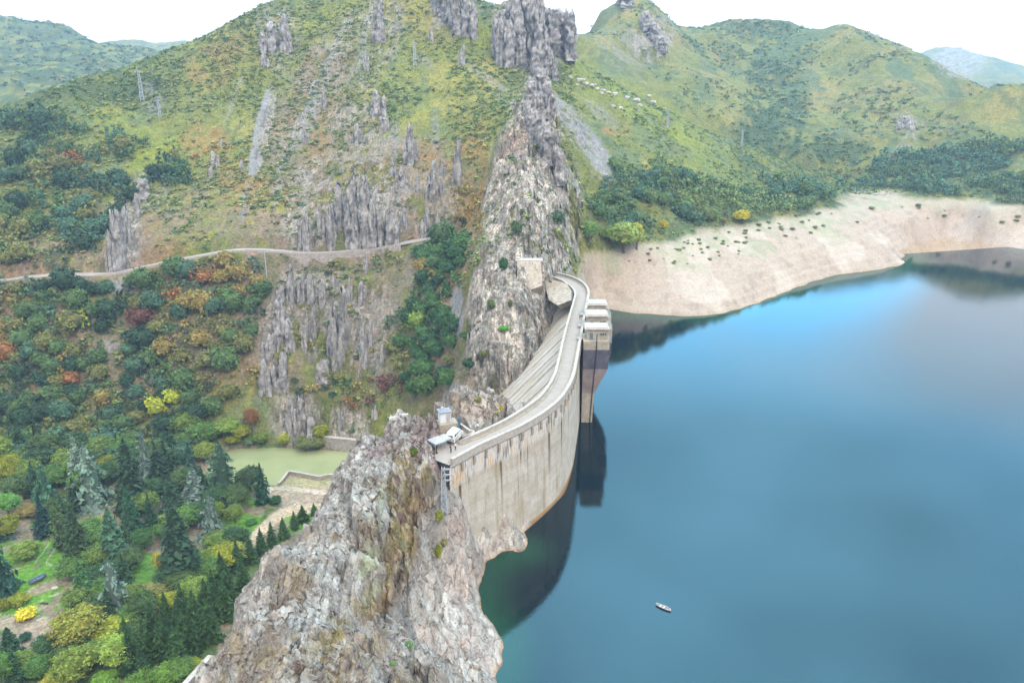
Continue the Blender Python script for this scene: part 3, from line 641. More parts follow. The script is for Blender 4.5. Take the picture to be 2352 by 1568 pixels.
K += [(x, y, z) for x, y, z in [(-24, 172, 6), (-18, 178, 4), (-10, 176, 4), (-4, 179, 4), (4, 178, 4), (-30, 178, 5), (-22, 186, -20), (-10, 184, -18), (0, 186, -18), (9, 184, -12), (-36, 184, -20), (-26, 200, -53), (-10, 198, -53), (4, 196, -53), (-46, 190, -53), (14, 190, -40),
     (2.2, 156.5, 12), (-2.5, 150.5, 14), (-6.5, 146.5, 16), (7, 164, -2), (10.5, 173, -3), (9.5, 159, -6), (13.5, 167, -6), (17, 176, -6), (20, 186, -6), (6, 154.5, -6), (4, 156.5, 0), (18, 178, -8), (14, 160, -8), (8, 150, -4), (24, 190, -50)]]
HNEAR = RBF(K)
ys_ = np.concatenate([np.arange(-30, 55, 1.0), np.arange(55, 202, 0.24)]); xs_ = np.concatenate([np.arange(-66, -46, 0.6), np.arange(-46, 22, 0.25)])
NX, NY = len(xs_), len(ys_)
gx_, gy_ = np.meshgrid(xs_, ys_)
z = HNEAR(gx_, gy_)
npx, npy = project(np.stack([gx_, gy_, z], -1))
plaza_px = [(1037, 1058), (1000, 1040), (1004, 1018), (1030, 988), (1052, 974), (1066, 973), (1093, 1000), (1105, 996), (1095, 1012)]
plaza_w = [tuple(atZ(px, py, 24.0)) for px, py in plaza_px]
flat = inpoly(gx_, gy_, plaza_w)
dpl, _ = polydist(gx_, gy_, plaza_w + [plaza_w[0]])
rough = np.where(flat, 0, sstep(0.0, 2.0, dpl)) * (0.35 + 0.65 * sstep(0.5, 4, z))
dface = np.min(np.hypot(gx_[..., None] - _oc[:110:5, 0], gy_[..., None] - _oc[:110:5, 1]), axis=-1); rough = rough * sstep(1.0, 5.0, dface)
wash = sstep(-18.5, -15, gx_ - (gy_ - 110) * 0.15) * (1 - sstep(13, 18, z)) * (gy_ < 150)
bl = ridged(gx_ / 3.6 + fbm(gx_ / 20, gy_ / 20, 0, 2, 61), gy_ / 26, 0, 3, 63)
# tilted beds: sharp-edged steps that run along the ridge and break off at cross joints
for pit, am, sd in ((6.0, 2.6, 61), (2.3, 0.9, 62), (1.0, 0.3, 64)):
    wj = np.floor(gy_ / (pit * 2.6) + fbm(gx_ / 9, gy_ / 9, 0, 2, sd + 40) * 0.5)
    u = (gx_ + 0.22 * gy_ * 0 + fbm(gx_ / 14, gy_ / 30, 0, 3, sd) * pit * 1.1) / pit + _r(wj, wj * 0, wj * 0, sd) * 0.8
    fr = u - np.floor(u); idn = _r(np.floor(u), wj, wj * 0, sd + 7)
    z = z + rough * (1 - 0.7 * wash) * am * ((sstep(0, 0.14, fr) * (1 - fr) - 0.4) + (idn - 0.5) * 0.9)
z = z + rough * fbm(gx_ / 7, gy_ / 9, 0, 3, 65) * 0.7
# joint blocks: stepped tops with open cracks between them
qx, qy = gx_ + fbm(gx_ / 5, gy_ / 5, 0, 2, 67) * 1.2, gy_ + fbm(gx_ / 5, gy_ / 5, 3.3, 2, 69) * 1.2
for sc, am, sd in ((4.2, 0.8, 71), (1.7, 0.4, 73), (0.8, 0.16, 75)):
    a1, a2, ci = worley(qx / sc, qy / (sc * 1.7), z * 0 + sd, sd)
    z = z + rough * (1 - 0.6 * wash) * am * ((ci - 0.5) * sstep(0.01, 0.07, a2 - a1) - 0.5 * (1 - sstep(0.0, 0.06, a2 - a1)))
z = np.where(flat, 23.35, z)
z = np.where((z < 1.2) & (gy_ < 160) & (gx_ > -20) & (z > -0.6), z * 0.8 + 0.1, z)
# push the steep faces out in upright slabs
sy, sx = np.gradient(z, ys_, xs_); st = sstep(0.8, 1.8, np.hypot(sx, sy)) * rough
gx2 = gx_ + st * (ridged(gy_ / 4.0, z / 16, gx_ / 12, 3, 81) * 1.0) ; gy2 = gy_ - st * (ridged(gx_ / 3.0, z / 16, gy_ / 12, 3, 83) * 1.0)
NV = np.stack([gx2, gy2, z], -1).reshape(-1, 3)
nx_, ny_ = project(NV); nz = NV[:, 2]
m1 = fbm(NV[:, 0] / 6, NV[:, 1] / 9, nz / 6, 4, 91); m2 = fbm(NV[:, 0] / 1.6, NV[:, 1] / 2.4, nz / 2, 4, 93); m3 = fbm(NV[:, 0] / 0.7, NV[:, 1] / 0.9, nz / 0.8, 2, 95)
Cn = np.tile(alb(186, 180, 170), (len(NV), 1))
def layn(m, c):
    global Cn
    m = np.clip(m, 0, 1)[:, None]; Cn = Cn * (1 - m) + np.asarray(c) * m
layn(sstep(-0.1, 0.5, m2), alb(212, 208, 200)); layn(sstep(0.1, 0.5, m1 + m3 * 0.4) * 0.6, alb(140, 128, 120))
top = sstep(17, 21, nz)
stf = st.ravel()
layn(top * (1 - 0.8 * stf) * sstep(-0.15, 0.25, m1 * 0.8 + m2 * 0.6) * 0.85, alb(156, 138, 122)); layn(top * (1 - 0.8 * stf) * sstep(0.15, 0.4, m1 * 0.5 - m2 * 0.6) * 0.7, alb(166, 148, 112))
moss = wmask(nx_, ny_, [(930, 1130, 45, 60, 0, 1), (920, 1240, 35, 100, 10, .9), (860, 1380, 35, 60, 30, .8), (770, 1440, 30, 90, 35, .9), (720, 1500, 30, 80, 40, .8), (980, 1120, 22, 60, 0, .9), (930, 1300, 20, 80, 20, .7), (860, 1120, 30, 30, 0, .5), (930, 1050, 50, 20, 20, .9), (840, 1230, 20, 60, 20, .4), (700, 1330, 20, 60, 30, .4), (1100, 930, 50, 30, 0, .2)])
layn(moss * sstep(-0.35, 0.15, m1 * 0.5 + m2 * 0.7) * 0.85, alb(168, 146, 104)); layn(moss * sstep(0.2, 0.5, m2 + 0.4 * m3) * .8, alb(140, 126, 66)); layn(moss * sstep(0.25, 0.5, -m2 + 0.3 * m1), alb(110, 84, 70))
lich = wmask(nx_, ny_, [(850, 1290, 22, 45, 30, 1), (875, 1170, 8, 60, 5, .8), (855, 1360, 12, 40, 25, .7), (925, 1290, 8, 60, 5, .7)])
layn(lich * sstep(-0.6, 0.0, m2) * 0.8, alb(178, 186, 150))
ws = wash.ravel()
pale = np.clip(sstep(-18.5, -16, NV[:, 0] - (NV[:, 1] - 110) * 0.15 + m1 * 1.2) * (1 - sstep(15, 19, nz + m1)) * (NV[:, 1] < 165), 0, 1)
layn(pale * 1.0, alb(210, 202, 190)); layn(pale * sstep(0.0, 0.5, m2) * 0.6, alb(190, 174, 162)); layn(pale * sstep(0.1, 0.5, m1) * 0.4, alb(206, 176, 160))
layn((1 - sstep(0.1, 0.55, nz)) * 0.7, alb(184, 142, 96))
purp = wmask(nx_, ny_, [(960, 1010, 80, 45, -20, .8), (870, 1010, 60, 50, 0, .7), (1015, 1075, 30, 30, 0, 1), (900, 950, 70, 30, 0, .4)])
layn(purp * sstep(-0.3, 0.3, m1 + 0.4 * m2) * 0.5, alb(186, 158, 158)); layn(purp * sstep(0.2, 0.5, m2) * 0.6, alb(120, 92, 90))
soil = wmask(nx_, ny_, [(1110, 935, 55, 30, -10, 1)]); layn(soil * sstep(-0.8, -0.1, m2) * 0.9, alb(186, 170, 156))
layn(flat.ravel() * 1.0, alb(190, 180, 172))
t = NT("ridge_rock", 0.92, 0.15)
bc = t.attr('Col')
a = t.noise(2.6, detail=7, rough=0.72); b = t.noise(0.8, detail=6, rough=0.65, stretch=(1.0, 0.45, 0.6), dist=0.5)
wv = t.n.new('ShaderNodeTexNoise'); wv.inputs['Scale'].default_value = 0.5; wv.inputs['Detail'].default_value = 4; t.l.new(t.pos, wv.inputs['Vector'])
wa = t.n.new('ShaderNodeVectorMath'); wa.operation = 'MULTIPLY_ADD'; t.l.new(wv.outputs['Color'], wa.inputs[0]); wa.inputs[1].default_value = (3.2, 3.2, 3.2); t.l.new(t.pos, wa.inputs[2])
ck = t.voro(0.42, vec=wa.outputs[0], stretch=(1.7, 0.55, 0.5), feature='DISTANCE_TO_EDGE'); ck2 = t.voro(1.5, vec=wa.outputs[0], stretch=(1.3, 0.8, 0.8), feature='DISTANCE_TO_EDGE')
gate = t.ramp(t.noise(0.7, detail=3), [(0.45, 0.0), (0.6, 1.0)])
c = t.mix(1.0, bc, t.ramp(a, [(0.3, 0.55), (0.48, 0.98), (0.62, 1.12), (0.75, (1.5, 1.48, 1.42))]), 'MULTIPLY')
cl_ = t.voro(0.42, vec=wa.outputs[0], stretch=(1.7, 0.55, 0.5), out='Color'); c = t.mix(1.0, c, t.ramp(cl_, [(0.2, 0.78), (0.5, 1.0), (0.8, 1.2)]), 'MULTIPLY')
c = t.mix(1.0, c, t.ramp(b, [(0.34, (0.62, 0.6, 0.62)), (0.5, 1.0), (0.7, 1.2)]), 'MULTIPLY')
c = t.mix(t.math('MULTIPLY', t.ramp(ck, [(0.0, 0.7), (0.03, 0.0)]), gate), c, (0.06, 0.052, 0.05))
c = t.mix(t.math('MULTIPLY', t.ramp(ck2, [(0.0, 0.35), (0.04, 0.0)]), gate), c, (0.09, 0.08, 0.075))
c = t.mix(t.ramp(t.noise(5.5, detail=3), [(0.63, 0.0), (0.70, 0.6)]), c, tuple(alb(228, 226, 218)))
t.color(c)
t.bump(a, 0.35, 0.9); t.bump(t.ramp(ck, [(0.0, 0.0), (0.06, 1.0)]), 0.4, 0.7); t.bump(b, 0.7, 0.8)
M_RIDGE = t.m
nm = np_mesh('rock_ridge', NV, grid_faces(NY, NX)[:, ::-1], smooth=False)
set_color(nm, 'Col', Cn)
ridge = tag(mobj('rock_ridge', nm, M_RIDGE), kind='structure')
bpy.context.view_layer.update()

# ------------------------------------------------------------------ lake and pool
t = NT("lake_water", 0.04, 0.5)
t.b.inputs['IOR'].default_value = 1.36
t.color(t.mix(t.attr('Shallow', 'Fac'), (0.0004, 0.006, 0.009), (0.004, 0.032, 0.018)))
t.bump(t.noise(2.2, detail=4, stretch=(1, 0.5, 1)), 0.018, 0.5); t.bump(t.noise(0.12, detail=3, stretch=(1, 0.35, 1)), 0.05, 0.3)
M_WATER = t.m
lake_left = [(-2, -60), (-6, 40), (-10, 80), (-12, 105), (-9, 128), (-4, 145), (2.0, 152), (10, 165), (15, 178), (19, 215), (24, 258), (24, 285), (40, 330), (40, 400)]
ln = catmull([(a, b, 0) for a, b in lake_left], 240)
rows = []
for q in ln:
    u = np.linspace(0, 1, 160) ** 1.6
    rows.append(np.stack([q[0] + u * 620, q[1] + u * (q[1] * 0.45 if q[1] > 0 else q[1]), np.zeros(160)], -1))
LV = np.array(rows).reshape(-1, 3)
lm = np_mesh('lake', LV, grid_faces(240, 160)[:, ::-1])
dsh, _ = polydist(LV[:, 0], LV[:, 1], shore)
d2, _ = polydist(LV[:, 0], LV[:, 1], [tuple(atZ(px, py, 0)) for px, py in [(1205, 1262), (1150, 1285), (1106, 1318), (1100, 1390), (1130, 1440), (1157, 1471), (1140, 1560)]])
sh = np.maximum((1 - sstep(0, 16, dsh)), (1 - sstep(0, 9, d2)) * 0.9)
a_ = lm.attributes.new('Shallow', 'FLOAT', 'POINT'); a_.data.foreach_set('value', sh.astype(np.float32))
tag(mobj('lake', lm, M_WATER), kind='structure')
t = NT("pool_water", 0.12, 0.5); t.b.inputs['IOR'].default_value = 1.33
t.color(t.mix(t.ramp(t.noise(0.05, detail=4), [(0.35, 0), (0.65, 1)]), tuple(alb(160, 172, 124, .9)), tuple(alb(182, 190, 140, .9)))); t.bump(t.noise(1.0), 0.02, 0.3)
mb = MB(); pc = [(-140 + 0, 285), ]
vs = [mb.bm.verts.new((p[0], p[1], G - 0.35)) for p in [tuple(atZ(px, py, G)) for px, py in [(440, 1085), (480, 1010), (900, 1010), (900, 1118), (640, 1118), (460, 1118)]]]
mb.bm.faces.new(vs)
tag(mb.done('stilling_pool_water', t.m), kind='structure')
# ------------------------------------------------------------------ the dam
ZC = 24.0
o_px = [(1034, 1058), (1100, 1022), (1150, 999), (1200, 976), (1250, 946), (1287, 916), (1308, 886), (1320, 858), (1326, 828), (1331, 800), (1338, 760), (1345, 720), (1351, 690), (1354, 672), (1349, 657), (1335, 644), (1310, 633), (1285, 627), (1262, 623)]
i_px = [(1040, 1022), (1062, 1010), (1096, 993), (1122, 980), (1155, 963), (1200, 937), (1238, 908), (1262, 880), (1274, 852), (1283, 824), (1288, 797), (1298, 757), (1308, 722), (1316, 694), (1321, 676), (1319, 664), (1309, 655), (1293, 647), (1275, 643), (1255, 641)]
NS = 240
oc = catmull([atZ(px, py, ZC + 1) for px, py in o_px], NS)
# the inner line keeps a steady distance from the outer one, as a road does
ic0 = catmull([atZ(px, py, ZC + 1) for px, py in i_px], 600)
tan = np.gradient(oc[:, :2], axis=0); tan /= np.linalg.norm(tan, axis=1)[:, None]
nrm = np.stack([tan[:, 1], -tan[:, 0]], 1)          # towards the lake
wid = np.array([np.min(np.hypot(ic0[:, 0] - p[0], ic0[:, 1] - p[1])) for p in oc])
wid = np.convolve(np.pad(wid, 15, mode='edge'), np.ones(31) / 31, 'valid'); wid = np.clip(wid, 4.4, 6.5)
ic = oc.copy(); ic[:, :2] = oc[:, :2] - nrm * wid[:, None]
arc = np.concatenate([[0], np.cumsum(np.hypot(*np.diff(oc[:, :2], axis=0).T))])
c0 = int(np.argmin(np.hypot(oc[:, 0] - atZ(1097, 1023, 25)[0], oc[:, 1] - atZ(1097, 1023, 25)[1])))      # where the inner parapet begins
# concrete
t = NT("dam_concrete", 0.9, 0.15)
S = t.attr('S', 'Fac'); ZZ = t.attr('H', 'Fac')
cb = t.n.new('ShaderNodeCombineXYZ'); t.l.new(S, cb.inputs[0]); t.l.new(ZZ, cb.inputs[2]); uv = cb.outputs[0]
base = t.mix(t.ramp(t.noise(0.25, uv, 5, 0.6), [(0.35, 0), (0.65, 1)]), tuple(alb(196, 186, 168)), tuple(alb(220, 214, 202)))
lift = t.math('FRACT', t.math('MULTIPLY', ZZ, 0.55)); lift = t.ramp(lift, [(0.0, 0.75), (0.05, 1.0), (0.93, 1.0), (1.0, 0.75)])
base = t.mix(0.7, base, lift, 'MULTIPLY')
jn = t.ramp(t.math('FRACT', t.math('MULTIPLY', S, 1 / 14.0)), [(0.0, 0.72), (0.012, 1.0), (0.99, 1.0), (1.0, 0.72)])
base = t.mix(0.7, base, jn, 'MULTIPLY')
base = t.mix(t.ramp(t.noise(0.6, uv, 5, 0.6, stretch=(1, 1, 0.16)), [(0.52, 0), (0.66, 0.6)]), base, tuple(alb(168, 148, 112)))
drip = t.noise(0.55, uv, 3, 0.5, stretch=(1, 1, 0.035)); dm = t.ramp(drip, [(0.60, 0), (0.66, 1)])
fade = t.ramp(t.math('MULTIPLY', ZZ, 1 / 24.0), [(0.0, 0.0), (0.35, 0.2), (0.75, 1.0), (1.0, 0.9)])
base = t.mix(t.math('MULTIPLY', dm, fade), base, tuple(alb(112, 88, 62)))
# the stained belt under the parapet: white lime runs, rust and black streaks
belt = t.ramp(t.math('ADD', t.math('MULTIPLY', ZZ, 1 / 24.0), t.math('MULTIPLY', t.noise(0.5, uv, 2), -0.10)), [(0.72, 0.0), (0.77, 1.0)])
run = t.noise(1.1, uv, 4, 0.6, stretch=(1, 1, 0.12))
bc_ = t.ramp(run, [(0.30, alb(96, 92, 92)), (0.40, alb(150, 146, 142)), (0.50, alb(236, 232, 228)), (0.58, alb(226, 206, 176)), (0.66, alb(220, 160, 100)), (0.78, alb(150, 140, 130))])
base = t.mix(t.math('MULTIPLY', belt, 0.85), base, bc_)
blk = t.ramp(t.noise(0.35, uv, 4, 0.7), [(0.60, 0), (0.70, 0.5)]); up_ = t.ramp(t.math('MULTIPLY', ZZ, 1 / 24.0), [(0.55, 0), (0.75, 1), (0.84, 0.3)])
base = t.mix(t.math('MULTIPLY', blk, up_), base, tuple(alb(110, 104, 104)))
wet = t.ramp(t.math('ADD', ZZ, t.math('MULTIPLY', t.noise(1.0, uv, 2), 0.3)), [(0.45, 1.0), (0.75, 0.0)])
base = t.mix(t.math('MULTIPLY', wet, 0.8), base, tuple(alb(196, 150, 96)))
base = t.mix(0.5, base, t.ramp(t.noise(2.5, detail=5), [(0.3, 0.75), (0.7, 1.2)]), 'MULTIPLY')
t.color(base); t.bump(t.noise(1.2, detail=5), 0.06, 0.6)
M_DAM = t.m
t = NT("downstream_concrete", 0.92, 0.15)
S = t.attr('S', 'Fac'); ZZ = t.attr('H', 'Fac'); cb = t.n.new('ShaderNodeCombineXYZ'); t.l.new(S, cb.inputs[0]); t.l.new(ZZ, cb.inputs[2]); uv = cb.outputs[0]
c = t.ramp(t.noise(0.45, uv, 5, 0.6, stretch=(1, 1, 0.25)), [(0.3, alb(156, 142, 124)), (0.42, alb(196, 176, 148)), (0.52, alb(206, 196, 180)), (0.62, alb(226, 220, 214)), (0.75, alb(150, 142, 136))])
c = t.mix(0.6, c, t.ramp(t.noise(1.6, detail=5), [(0.3, 0.7), (0.7, 1.15)]), 'MULTIPLY'); t.color(c); M_DS = t.m
M_PALE = plain("parapet_concrete", alb(196, 188, 178), 0.9, 0.1, 0.18, 1.3, 0.03)
M_CONC = plain("weathered_concrete", alb(184, 174, 156), 0.9, 0.1, 0.22, 0.9, 0.05)
M_WHITE = plain("lime_white_concrete", alb(216, 208, 200), 0.9, 0.1, 0.2, 0.8, 0.04)
M_ROAD = plain("road_surface", alb(178, 168, 158), 0.95, 0.1, 0.10, 0.5, 0.01)
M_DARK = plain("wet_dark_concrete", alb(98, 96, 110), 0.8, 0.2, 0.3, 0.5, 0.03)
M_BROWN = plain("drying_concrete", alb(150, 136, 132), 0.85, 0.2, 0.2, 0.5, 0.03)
M_GLASS = plain("window_glass", alb(66, 84, 96), 0.25, 0.5, 0.1)
t = NT("streaked_concrete", 0.92, 0.12)
c = t.ramp(t.noise(0.9, detail=5, rough=0.6, stretch=(1, 1, 0.12)), [(0.3, alb(146, 130, 110)), (0.45, alb(184, 170, 150)), (0.6, alb(196, 188, 174)), (0.72, alb(150, 142, 132))])
c = t.mix(0.8, c, t.ramp(t.noise(0.7, detail=6), [(0.3, 0.7), (0.7, 1.2)]), 'MULTIPLY')
t.color(c); t.bump(t.noise(0.9, detail=5, stretch=(1, 1, 0.2)), 0.15, 0.6); M_BUT = t.m
M_METAL = plain("galvanised_metal", alb(196, 204, 212), 0.5, 0.4, 0.1)
M_BLUEM = plain("blue_painted_steel", alb(98, 128, 142), 0.5, 0.4, 0.1)
M_BLACKM = plain("dark_metal", alb(52, 54, 58), 0.5, 0.4, 0.1)

dam = empty('dam', (float(oc[120, 0]), float(oc[120, 1]), -8), label="curved concrete dam carrying a pale road between rock abutments, stained below its parapet", cat="dam")
DAMO = np.array(dam.location)
def sheet(name, rowsP, Sv, mat, parent, flip=False):
    """rowsP: (stations, rungs, 3)"""
    A = np.array(rowsP, float); ns, nr = A.shape[:2]
    V = A.reshape(-1, 3) - DAMO; Q = grid_faces(ns, nr)
    m = np_mesh(name, V, Q[:, ::-1] if flip else Q)
    a = m.attributes.new('S', 'FLOAT', 'POINT'); a.data.foreach_set('value', np.repeat(Sv, nr).astype(np.float32))
    a = m.attributes.new('H', 'FLOAT', 'POINT'); a.data.foreach_set('value', A[..., 2].reshape(-1).astype(np.float32))
    return mobj(name, m, mat, parent)
up_rows, dn_rows = [], []
for k in range(NS):
    O, I, n = oc[k], ic[k], nrm[k]
    r = [(O[0], O[1], ZC - 0.05), (O[0], O[1], ZC - 0.7), (O[0] - n[0] * .35, O[1] - n[1] * .35, ZC - 0.9)]
    for z in np.linspace(ZC - 1.2, -8, 26):
        b = -0.35 + 0.025 * (ZC - z)
        r.append((O[0] + n[0] * b, O[1] + n[1] * b, z))
    up_rows.append(r)
    bt = 0.92 * sstep(c0 + 40, c0 + 75, k)
    r = [(I[0], I[1], ZC - 0.05)]
    for z in np.linspace(ZC - 0.6, -46 if bt > 0.1 else 8, 30):
        d = bt * max(0, ZC - 3.0 - z)
        r.append((I[0] - n[0] * d, I[1] - n[1] * d, z))
    dn_rows.append(r)
sheet('upstream_face', up_rows, arc, M_DAM, dam)
sheet('downstream_face', dn_rows, arc, M_DS, dam, True)
def along(name, k0, k1, src, prof, mat, parent=dam, sign=1):
    """sweep a profile along the crest; offsets measured towards the lake from the chosen edge"""
    mb = MB(); L = [(src[k, 0] - DAMO[0], src[k, 1] - DAMO[1], nrm[k, 0], nrm[k, 1], ZC - DAMO[2]) for k in range(k0, k1)]
    mb.sweep(L, prof); return mb.done(name, mat, parent)
mb = MB()
a = [mb.bm.verts.new((oc[k, 0] - DAMO[0] - nrm[k, 0] * .3, oc[k, 1] - DAMO[1] - nrm[k, 1] * .3, ZC - DAMO[2])) for k in range(NS)]
b = [mb.bm.verts.new((ic[k, 0] - DAMO[0] + nrm[k, 0] * .2, ic[k, 1] - DAMO[1] + nrm[k, 1] * .2, ZC - DAMO[2])) for k in range(NS)]
for k in range(NS - 1): mb.bm.faces.new((a[k], a[k + 1], b[k + 1], b[k]))
mb.done('roadway', M_ROAD, dam)
k_s = 1
along('parapet', k_s, NS, oc, [(-0.62, 0.0), (-0.62, 0.92), (-0.70, 0.92), (-0.70, 1.08), (0.10, 1.08), (0.10, 0.90), (0.02, 0.90), (0.02, -0.6)], M_PALE)
along('kerb', k_s, NS, oc, [(-1.25, 0.0), (-1.25, 0.14), (-0.63, 0.14), (-0.63, 0.0)], M_CONC)
along('parapet', c0, NS, ic, [(-0.12, -0.6), (-0.12, 0.86), (-0.2, 0.86), (-0.2, 1.0), (0.5, 1.0), (0.5, 0.86), (0.42, 0.86), (0.42, 0.0)], M_PALE)
along('kerb', c0, NS, ic, [(0.43, 0.0), (0.43, 0.14), (1.0, 0.14), (1.0, 0.0)], M_CONC)
# brackets under the crest on the lake side
k = k_s + 4
while k < NS - 30:
    n = nrm[k]; p = oc[k] - DAMO; mb = MB()
    mb.box((p[0] - n[0] * 0.12, p[1] - n[1] * 0.12, ZC - DAMO[2] - 1.75), (0.55, 0.5, 1.7), math.atan2(n[1], n[0]))
    mb.done('bracket', M_CONC, dam); k += 5
# thin upright ribs on the sloping downstream face
for top_px in ((1310, 716), (1303, 745), (1297, 772), (1290, 800), (1281, 832), (1270, 862)):
    w = atZ(top_px[0], top_px[1], ZC); k = int(np.argmin(np.hypot(ic[:, 0] - w[0], ic[:, 1] - w[1]))); n = nrm[k]; mb = MB()
    P = ic[k] - DAMO; th_ = 1.1 if top_px[1] in (716, 772, 832) else 0.5; hgt = 1.3 if th_ > 1 else 0.5
    tx, ty = tan[k]
    vs = []
    for z, up in ((21.0, 0.6), (-40.0, hgt)):
        d = 0.92 * (21.0 - z)
        for s_ in (-th_, th_):
            for h in (-0.6, up):
                vs.append(mb.bm.verts.new((P[0] - n[0] * (d - 0.3) + tx * s_ * .5, P[1] - n[1] * (d - 0.3) + ty * s_ * .5, z + h + (0.3 if h > 0 else 0) - DAMO[2])))
    for f in ((0, 1, 3, 2), (4, 6, 7, 5), (1, 5, 7, 3), (0, 4, 5, 1), (2, 3, 7, 6), (0, 2, 6, 4)): mb.bm.faces.new([vs[i] for i in f])
    mb.done('rib', M_WHITE, dam)
# parking apron by the near abutment and the low wall at its corner
def wp(px, py, z): return atZ(px, py, z)
mb = MB(); ap = [wp(px, py, ZC) for px, py in [(1037, 1057), (1012, 1050), (1003, 1034), (1008, 1016), (1030, 990), (1050, 976), (1066, 974), (1096, 996)]]
ap = ap + [ic[c0] + np.array([nrm[c0, 0], nrm[c0, 1], 0]) * 0.5, oc[k_s + 18] * [1, 1, 0] + [-nrm[k_s + 18, 0] * .6, -nrm[k_s + 18, 1] * .6, ZC], oc[k_s] * [1, 1, 0] + [-nrm[k_s, 0] * .6, -nrm[k_s, 1] * .6, ZC]]
mb.prism(ap, ZC - 2.6, ZC + 0.006)
bmesh.ops.triangulate(mb.bm, faces=mb.bm.faces[:])
tag(mb.done('parking_apron', M_ROAD), kind='structure')
cw = [ic[c0][:3] * [1, 1, 0] + [nrm[c0, 0] * .15, nrm[c0, 1] * .15, ZC]] + [wp(px, py, ZC) for px, py in [(1088, 1001), (1078, 996), (1058, 982), (1053, 977)]]
mb = MB(); mb.sweep(normals(catmull(cw, 24)), [(-0.25, -0.5), (-0.25, 1.0), (0.25, 1.0), (0.25, -0.5)])
tag(mb.done('corner_wall', M_PALE), label="low pale concrete wall bending away from the dam parapet behind the parking apron", cat="wall")

# ------------------------------------------------------------------ gate houses on the lake side
def gate_house(y0, y1, x0, x1, zt, near, label):
    g = empty('gate_house', ((x0 + x1) / 2, (y0 + y1) / 2, 20.0), label=label, cat="gate house", group="gate houses on the lake side of the dam")
    ox, oy, oz = g.location
    cx, cy = (x0 + x1) / 2 - ox, (y0 + y1) / 2 - oy; wx, wy = x1 - x0, y1 - y0
    mb = MB(); mb.box((cx, cy, (24.9 + zt) / 2 - oz), (wx, wy * 0.62, zt - 24.9)); mb.done('wall', M_CONC, g)
    mb = MB(); mb.box((cx - .1, cy, zt + 0.22 - oz), (wx + 0.9, wy * 0.62 + 0.9, 0.38), bev=0.05); mb.done('roof', M_WHITE, g)
    mb = MB(); mb.box((cx - .1, cy, zt + 0.52 - oz), (wx + 0.3, wy * 0.62 + 0.3, 0.2)); mb.done('roof_coping', M_PALE, g)
    for q in range(3):
        mb = MB(); mb.box((cx + wx * 0.18 + q * 0.62, cy - wy * 0.31 - 0.01, 26.6 - oz), (0.5, 0.08, 0.5)); w = mb.done('window', M_GLASS, g)
        mb = MB(); mb.box((cx + wx * 0.18 + q * 0.62, cy - wy * 0.31 - 0.06, 26.3 - oz), (0.6, 0.12, 0.07)); mb.done('sill', M_PALE, w)
    mb = MB(); mb.box((cx - wx * .28, cy - wy * .31 - .02, 26.0 - oz), (0.9, 0.08, 1.9)); mb.done('door', M_BLUEM, g)
    # platform, dark wet belt, tapering corbel, shaft
    zz = 22.4 if near else 20.6
    xr = x1 + (0.4 if near else 1.5)
    mb = MB(); mb.box(((x0 - 1.0 + xr) / 2 - ox, cy, (24.95 + zz) / 2 - oz), (xr - x0 + 1.0, wy, 24.95 - zz), bev=0.06); mb.done('platform', M_CONC, g)
    def frus(name, za, xa, xb, zb, xc, xd, mat, shr=0.02):
        mb = MB(); vs = [mb.bm.verts.new((X - ox, Yv - oy, Zv - oz)) for Zv, Xa, Xb in ((za, xa, xb), (zb, xc, xd)) for X, Yv in ((Xa, y0 + shr), (Xb, y0 + shr), (Xb, y1 - shr), (Xa, y1 - shr))]
        for f in ((0, 1, 2, 3), (4, 7, 6, 5), (0, 4, 5, 1), (1, 5, 6, 2), (2, 6, 7, 3), (3, 7, 4, 0)): mb.bm.faces.new([vs[i] for i in f])
        return mb.done(name, mat, g)
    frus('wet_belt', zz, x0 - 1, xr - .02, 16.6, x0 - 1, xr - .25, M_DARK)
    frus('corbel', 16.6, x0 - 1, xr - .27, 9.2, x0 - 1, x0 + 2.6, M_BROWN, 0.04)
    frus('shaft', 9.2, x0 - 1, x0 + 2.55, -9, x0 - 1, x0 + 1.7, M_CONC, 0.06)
    # handrail round the platform
    mb = MB()
    for zz_ in (25.5, 26.0):
        mb.tube([(x1 - .5 - ox, y0 + .1 - oy, zz_ - oz), (xr - .1 - ox, y0 + .1 - oy, zz_ - oz), (xr - .1 - ox, y1 - .1 - oy, zz_ - oz)], 0.04, 4)
    for q in range(6): mb.tube([(xr - .1 - ox, y0 + .1 + q * (wy - .2) / 5 - oy, 24.9 - oz), (xr - .1 - ox, y0 + .1 + q * (wy - .2) / 5 - oy, 26.0 - oz)], 0.04, 4)
    mb.done('handrail', M_METAL, g)
    mb = MB(); mb.box((x0 - 1.6 - ox, cy, 24.75 - oz), (1.8, 2.2, 0.3)); mb.done('footbridge', M_PALE, g)
    return g
gh = gate_house(212.5, 220.5, 21.3, 27.3, 28.0, True, "nearest of the three gate houses beside the dam, pale concrete on a dark wet corbel")
mb = MB(); ox, oy, oz = gh.location
mb.tube([(24.0 - ox, 212.35 - oy, 27.2 - oz), (24.0 - ox, 212.3 - oy, 22 - oz), (23.2 - ox, 212.3 - oy, 9 - oz), (22.6 - ox, 212.4 - oy, -3 - oz)], 0.14, 6); mb.done('gauge_pipe', M_BLACKM, gh)
gate_house(224.5, 233.5, 22.6, 28.4, 28.3, False, "middle of the three gate houses on the lake side, set back behind the nearest")
gate_house(237.0, 245.5, 24.2, 29.6, 28.3, False, "farthest of the three gate houses, against the beach side of the dam")

